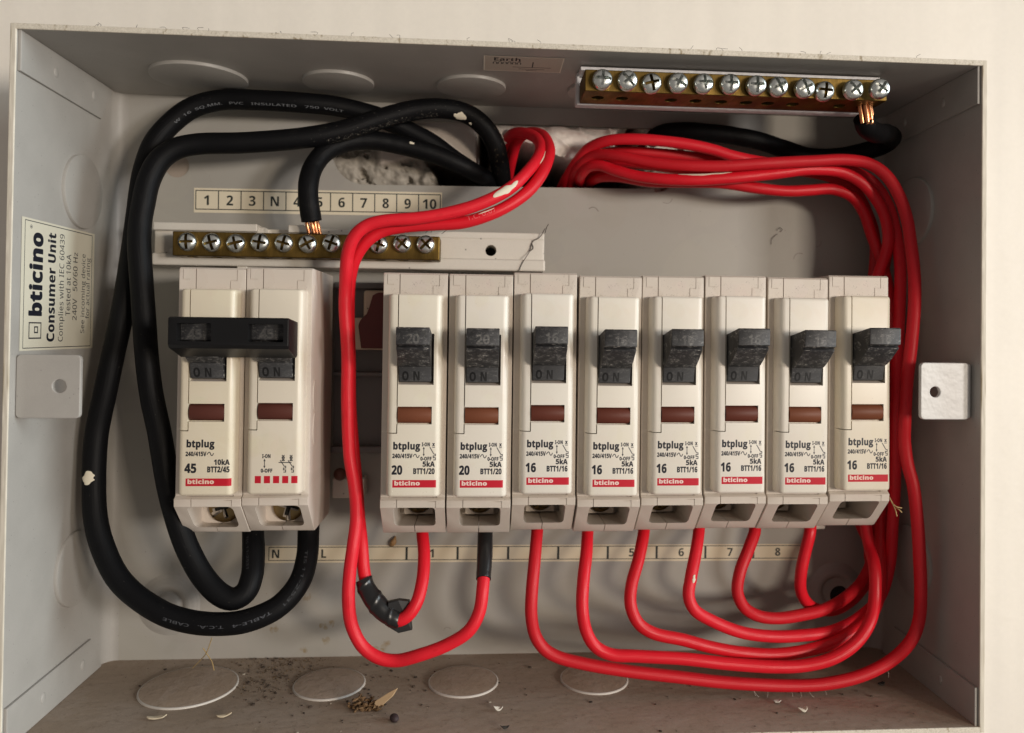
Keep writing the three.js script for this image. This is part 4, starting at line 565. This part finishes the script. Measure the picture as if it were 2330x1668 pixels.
function flake(name, label, cat, p, l, w, turn, color, seed, curl = 0.5) {
  const t = thing(name, label, cat, [p[0], -H2, p[2]]), s = new THREE.Shape(), N = 14, rnd = rng(seed);
  for (let i = 0; i < N; i++) { const a = i / N * Math.PI * 2, q = 0.75 + 0.4 * rnd(); const x = Math.cos(a) * l / 2 * (0.85 + 0.25 * rnd()), y = Math.sin(a) * w / 2 * q; i ? s.lineTo(x, y) : s.moveTo(x, y); }
  const g = extrudeZ(s, 0, 0.35, 0.08), P = g.attributes.position; for (let i = 0; i < P.count; i++) P.setZ(i, P.getZ(i) + curl * (P.getX(i) / l * 2) ** 2 + 0.2);
  g.computeVertexNormals(); g.rotateX(-Math.PI / 2).rotateY(turn).translate(p[0], -H2 + 0.15, p[2]);
  mesh('flake', boxUV(g), new THREE.MeshStandardMaterial({ color: new THREE.Color(...color), roughness: 0.8 }), t);
}
flake('wood_chip', 'pale wood chip lying below the largest knockout disc', 'chip', [-96.31, -91, 39.32], 5.4, 1.6, 0.15, [0.52, 0.44, 0.32], 1);
flake('wood_chip', 'pale ragged wood chip with dark crumbs at its end', 'chip', [-78.37, -91, 38.96], 4.2, 1.3, 0.5, [0.48, 0.39, 0.27], 2);
flake('paint_flake', 'small curled white flake out on the floor below the taped joint and sleeve', 'flake', [-3.28, -91, 39.01], 2.6, 1.3, 0.1, [0.7, 0.66, 0.58], 3, 1);
flake('paint_flake', 'larger angular white flake below the lowest red wire', 'flake', [82.86, -91, 43.26], 3.4, 2.0, 0.4, [0.6, 0.54, 0.44], 4, 0.9);
flake('paint_flake', 'rounded translucent flake close under the lowest red wire', 'flake', [77.45, -91, 37.82], 2.4, 1.4, 0.1, [0.5, 0.46, 0.4], 5, 0.3);
flake('dark_flake', 'black crescent crumb near the front edge of the box floor', 'crumb', [-1.74, -91, 49.16], 2.4, 1.0, 0.1, [0.03, 0.025, 0.02], 6, 0.7);
flake('dark_flake', 'black crumb on the floor in the corner where the lowest red wire turns up', 'crumb', [113.81, -91, 28.28], 2.6, 1.6, 0.4, [0.02, 0.016, 0.014], 7, 0.4);
{ // the clump: brown frass, a splinter and a dark seed
  const p = [-39.36, -91, 35.56], rnd = rng(5), gs = [];
  const t = thing('debris_clump', 'clump of brown frass on the box floor with a pale splinter sticking out', 'debris', [p[0], -H2, p[2]]);
  for (let i = 0; i < 150; i++) { const q = 0.2 + 0.5 * rnd(); gs.push(clean(new THREE.IcosahedronGeometry(q, 0).scale(0.8 + rnd() * 1.6, 0.5 + 0.4 * rnd(), 0.7).rotateX(rnd() * 6).rotateY(rnd() * 6).translate(p[0] - 1 + (rnd() + rnd() - 1) * 5.5, -H2 + 0.3 + rnd() * rnd() * 3, p[2] + (rnd() + rnd() - 1) * 3))); }
  const cl = mesh('frass', gs, new THREE.MeshStandardMaterial({ color: new THREE.Color(0.15, 0.085, 0.038), roughness: 0.95 }), t); cl.userData.kind = 'stuff';
  mesh('splinter', boxUV(extrudeZ(poly([[-4, -0.5], [-1, -1.1], [2.4, -0.7], [4.6, 0.35], [1.5, 0.75], [-2.6, 0.9]]), 0, 0.5, 0.1).rotateX(-0.5).rotateZ(0.6).translate(p[0] + 4.2, -H2 + 3.0, p[2] + 0.8)), new THREE.MeshStandardMaterial({ color: new THREE.Color(0.50, 0.35, 0.2), roughness: 0.8 }), t);
  const q = [-31.76, -91, 43.31], s = thing('dark_pellet', 'dark oval pellet beside the clump of frass', 'pellet', [q[0], -H2, q[2]]);
  mesh('pellet', mergeVertices(new THREE.IcosahedronGeometry(1.2, 3)).scale(1, 0.9, 1.3).rotateY(0.5).translate(q[0], -H2 + 1, q[2]), new THREE.MeshStandardMaterial({ color: new THREE.Color(0.035, 0.02, 0.022), roughness: 0.7 }), s);
  const c = thing('husk', 'small brown insect husk stuck above the circuit strip', 'husk', [-37.33, -53.55, 0.5]);
  mesh('husk_shell', sweep(makeCurve([[-38.15, -54.95, 0.6], [-37.11, -53.36, 1.2], [-36.61, -51.75, 0.8]]), (u) => 0.25 + 0.75 * Math.sin(Math.PI * Math.min(1, u + 0.1)), 16, 10), new THREE.MeshStandardMaterial({ color: new THREE.Color(0.30, 0.17, 0.07), roughness: 0.6 }), c);
}
function fibre(name, label, cat, lines, r, mat) { const t = thing(name, label, cat, lines[0][0]); lines.forEach((l) => mesh('strand', sweep(makeCurve(l), r, 24, 6), mat, t)); }
fibre('dried_fibre', 'thin tan forked fibre standing under the lowest black cable', 'fibre', [[[-83.02, -70.4, 36], [-86.39, -76.83, 30], [-89.89, -81.16, 24], [-94.46, -86.22, 18]], [[-86.71, -74.76, 32], [-86.56, -78.65, 28], [-87.4, -83.07, 22], [-87.51, -86.13, 20]]], 0.14, fibreMat);
fibre('dried_fibre', 'thin tan bristle sprouting from the lower corner of the last breaker', 'fibre', [[[110.79, -31.61, 38], [111.32, -33.45, 39], [112.13, -35.25, 39], [112.54, -36.92, 39]], [[111.05, -33.07, 39], [111.83, -33.87, 40], [113.43, -34.26, 40]], [[112.39, -34.48, 39], [112.63, -34.76, 40], [113.43, -35.53, 40]]], 0.16, fibreMat);
fibre('cobweb', 'dark dusty thread climbing across the end of the ivory carrier', 'cobweb', [[[1.88, 34.59, 17.6], [3.2, 37.48, 17.7], [5.32, 40.99, 16], [6.27, 44.08, 15.7], [8.45, 45.47, 16], [10, 48.14, 17]], [[5.32, 40.99, 16], [6.44, 42.01, 15.7], [6, 43.66, 15.7]], [[10.09, 46.89, 16], [10.54, 48.56, 17], [11.08, 49.54, 17]]], 0.13, hairMat);
fibre('hair', 'few dark hairs behind the red wires above the brass bar end', 'hair', [[[-25.42, 45.88, 18], [-24.76, 47.25, 18], [-24.05, 48.35, 19]], [[-22.05, 45.68, 18], [-20.98, 46.52, 18], [-19.78, 47.63, 18]], [[-27.03, 45.85, 18], [-25.7, 47.1, 18], [-25.31, 48.05, 18]]], 0.09, hairMat);
fibre('hair', 'curled dark hair on the bare back plate above the row of breakers', 'hair', [[[89.01, 46.65, 0.3], [89.07, 48.29, 0.5], [89.99, 49.36, 0.5], [91.17, 50.27, 0.6]], [[90.89, 51.33, 0.5], [91.69, 52.36, 0.8], [92.74, 51.67, 0.5], [92.02, 50.92, 0.4]]], 0.08, hairMat);
{ // fluff along the lowest wire and on the rim
  const rnd = rng(91), t = thing('fluff', 'grey fluff hanging from the lowest red wire', 'fluff', [75.22, -89.55, 34]); const P = [[1720, 1574], [1735, 1575], [1780, 1578], [1832, 1580], [1845, 1576], [1864, 1576], [1905, 1570], [2045, 1515]];
  P.forEach(([x], i) => { const F = six[0].curve.getPoints(200).reduce((a, b) => { const want = (x - 1094) / 7.85 - 9.5; return Math.abs(b.x - want) < Math.abs(a.x - want) && b.y < -60 ? b : a; }); const a = (rnd() - 0.5) * 3; mesh('strand', sweep(makeCurve([[F.x, F.y - 1.7, F.z + 0.6], [F.x + a * 0.5, F.y - 2.6, F.z + 1.2], [F.x + a, F.y - 2.8 - rnd() * 1.2, F.z + 0.8]]), 0.06, 12, 5), dustFibre, t); });
  const u = thing('rim_fluff', 'dusty fluff caught along the top rim of the box', 'fluff', [-60, H2 + T, D - 2]);
  for (let i = 0; i < 26; i++) { const x = -118 + 232 * rnd(), y = H2 + T - 0.05; mesh('strand', sweep(makeCurve([[x, y, D - 0.5 - rnd()], [x + (rnd() - 0.5) * 1.6, y + 0.3 + rnd() * 0.5, D - 0.6], [x + (rnd() - 0.5) * 2.6, y + 0.25 + rnd() * 0.9, D - 0.4]]), 0.05, 8, 5), hairMat, u); }
}
renderer.render(scene, camera);
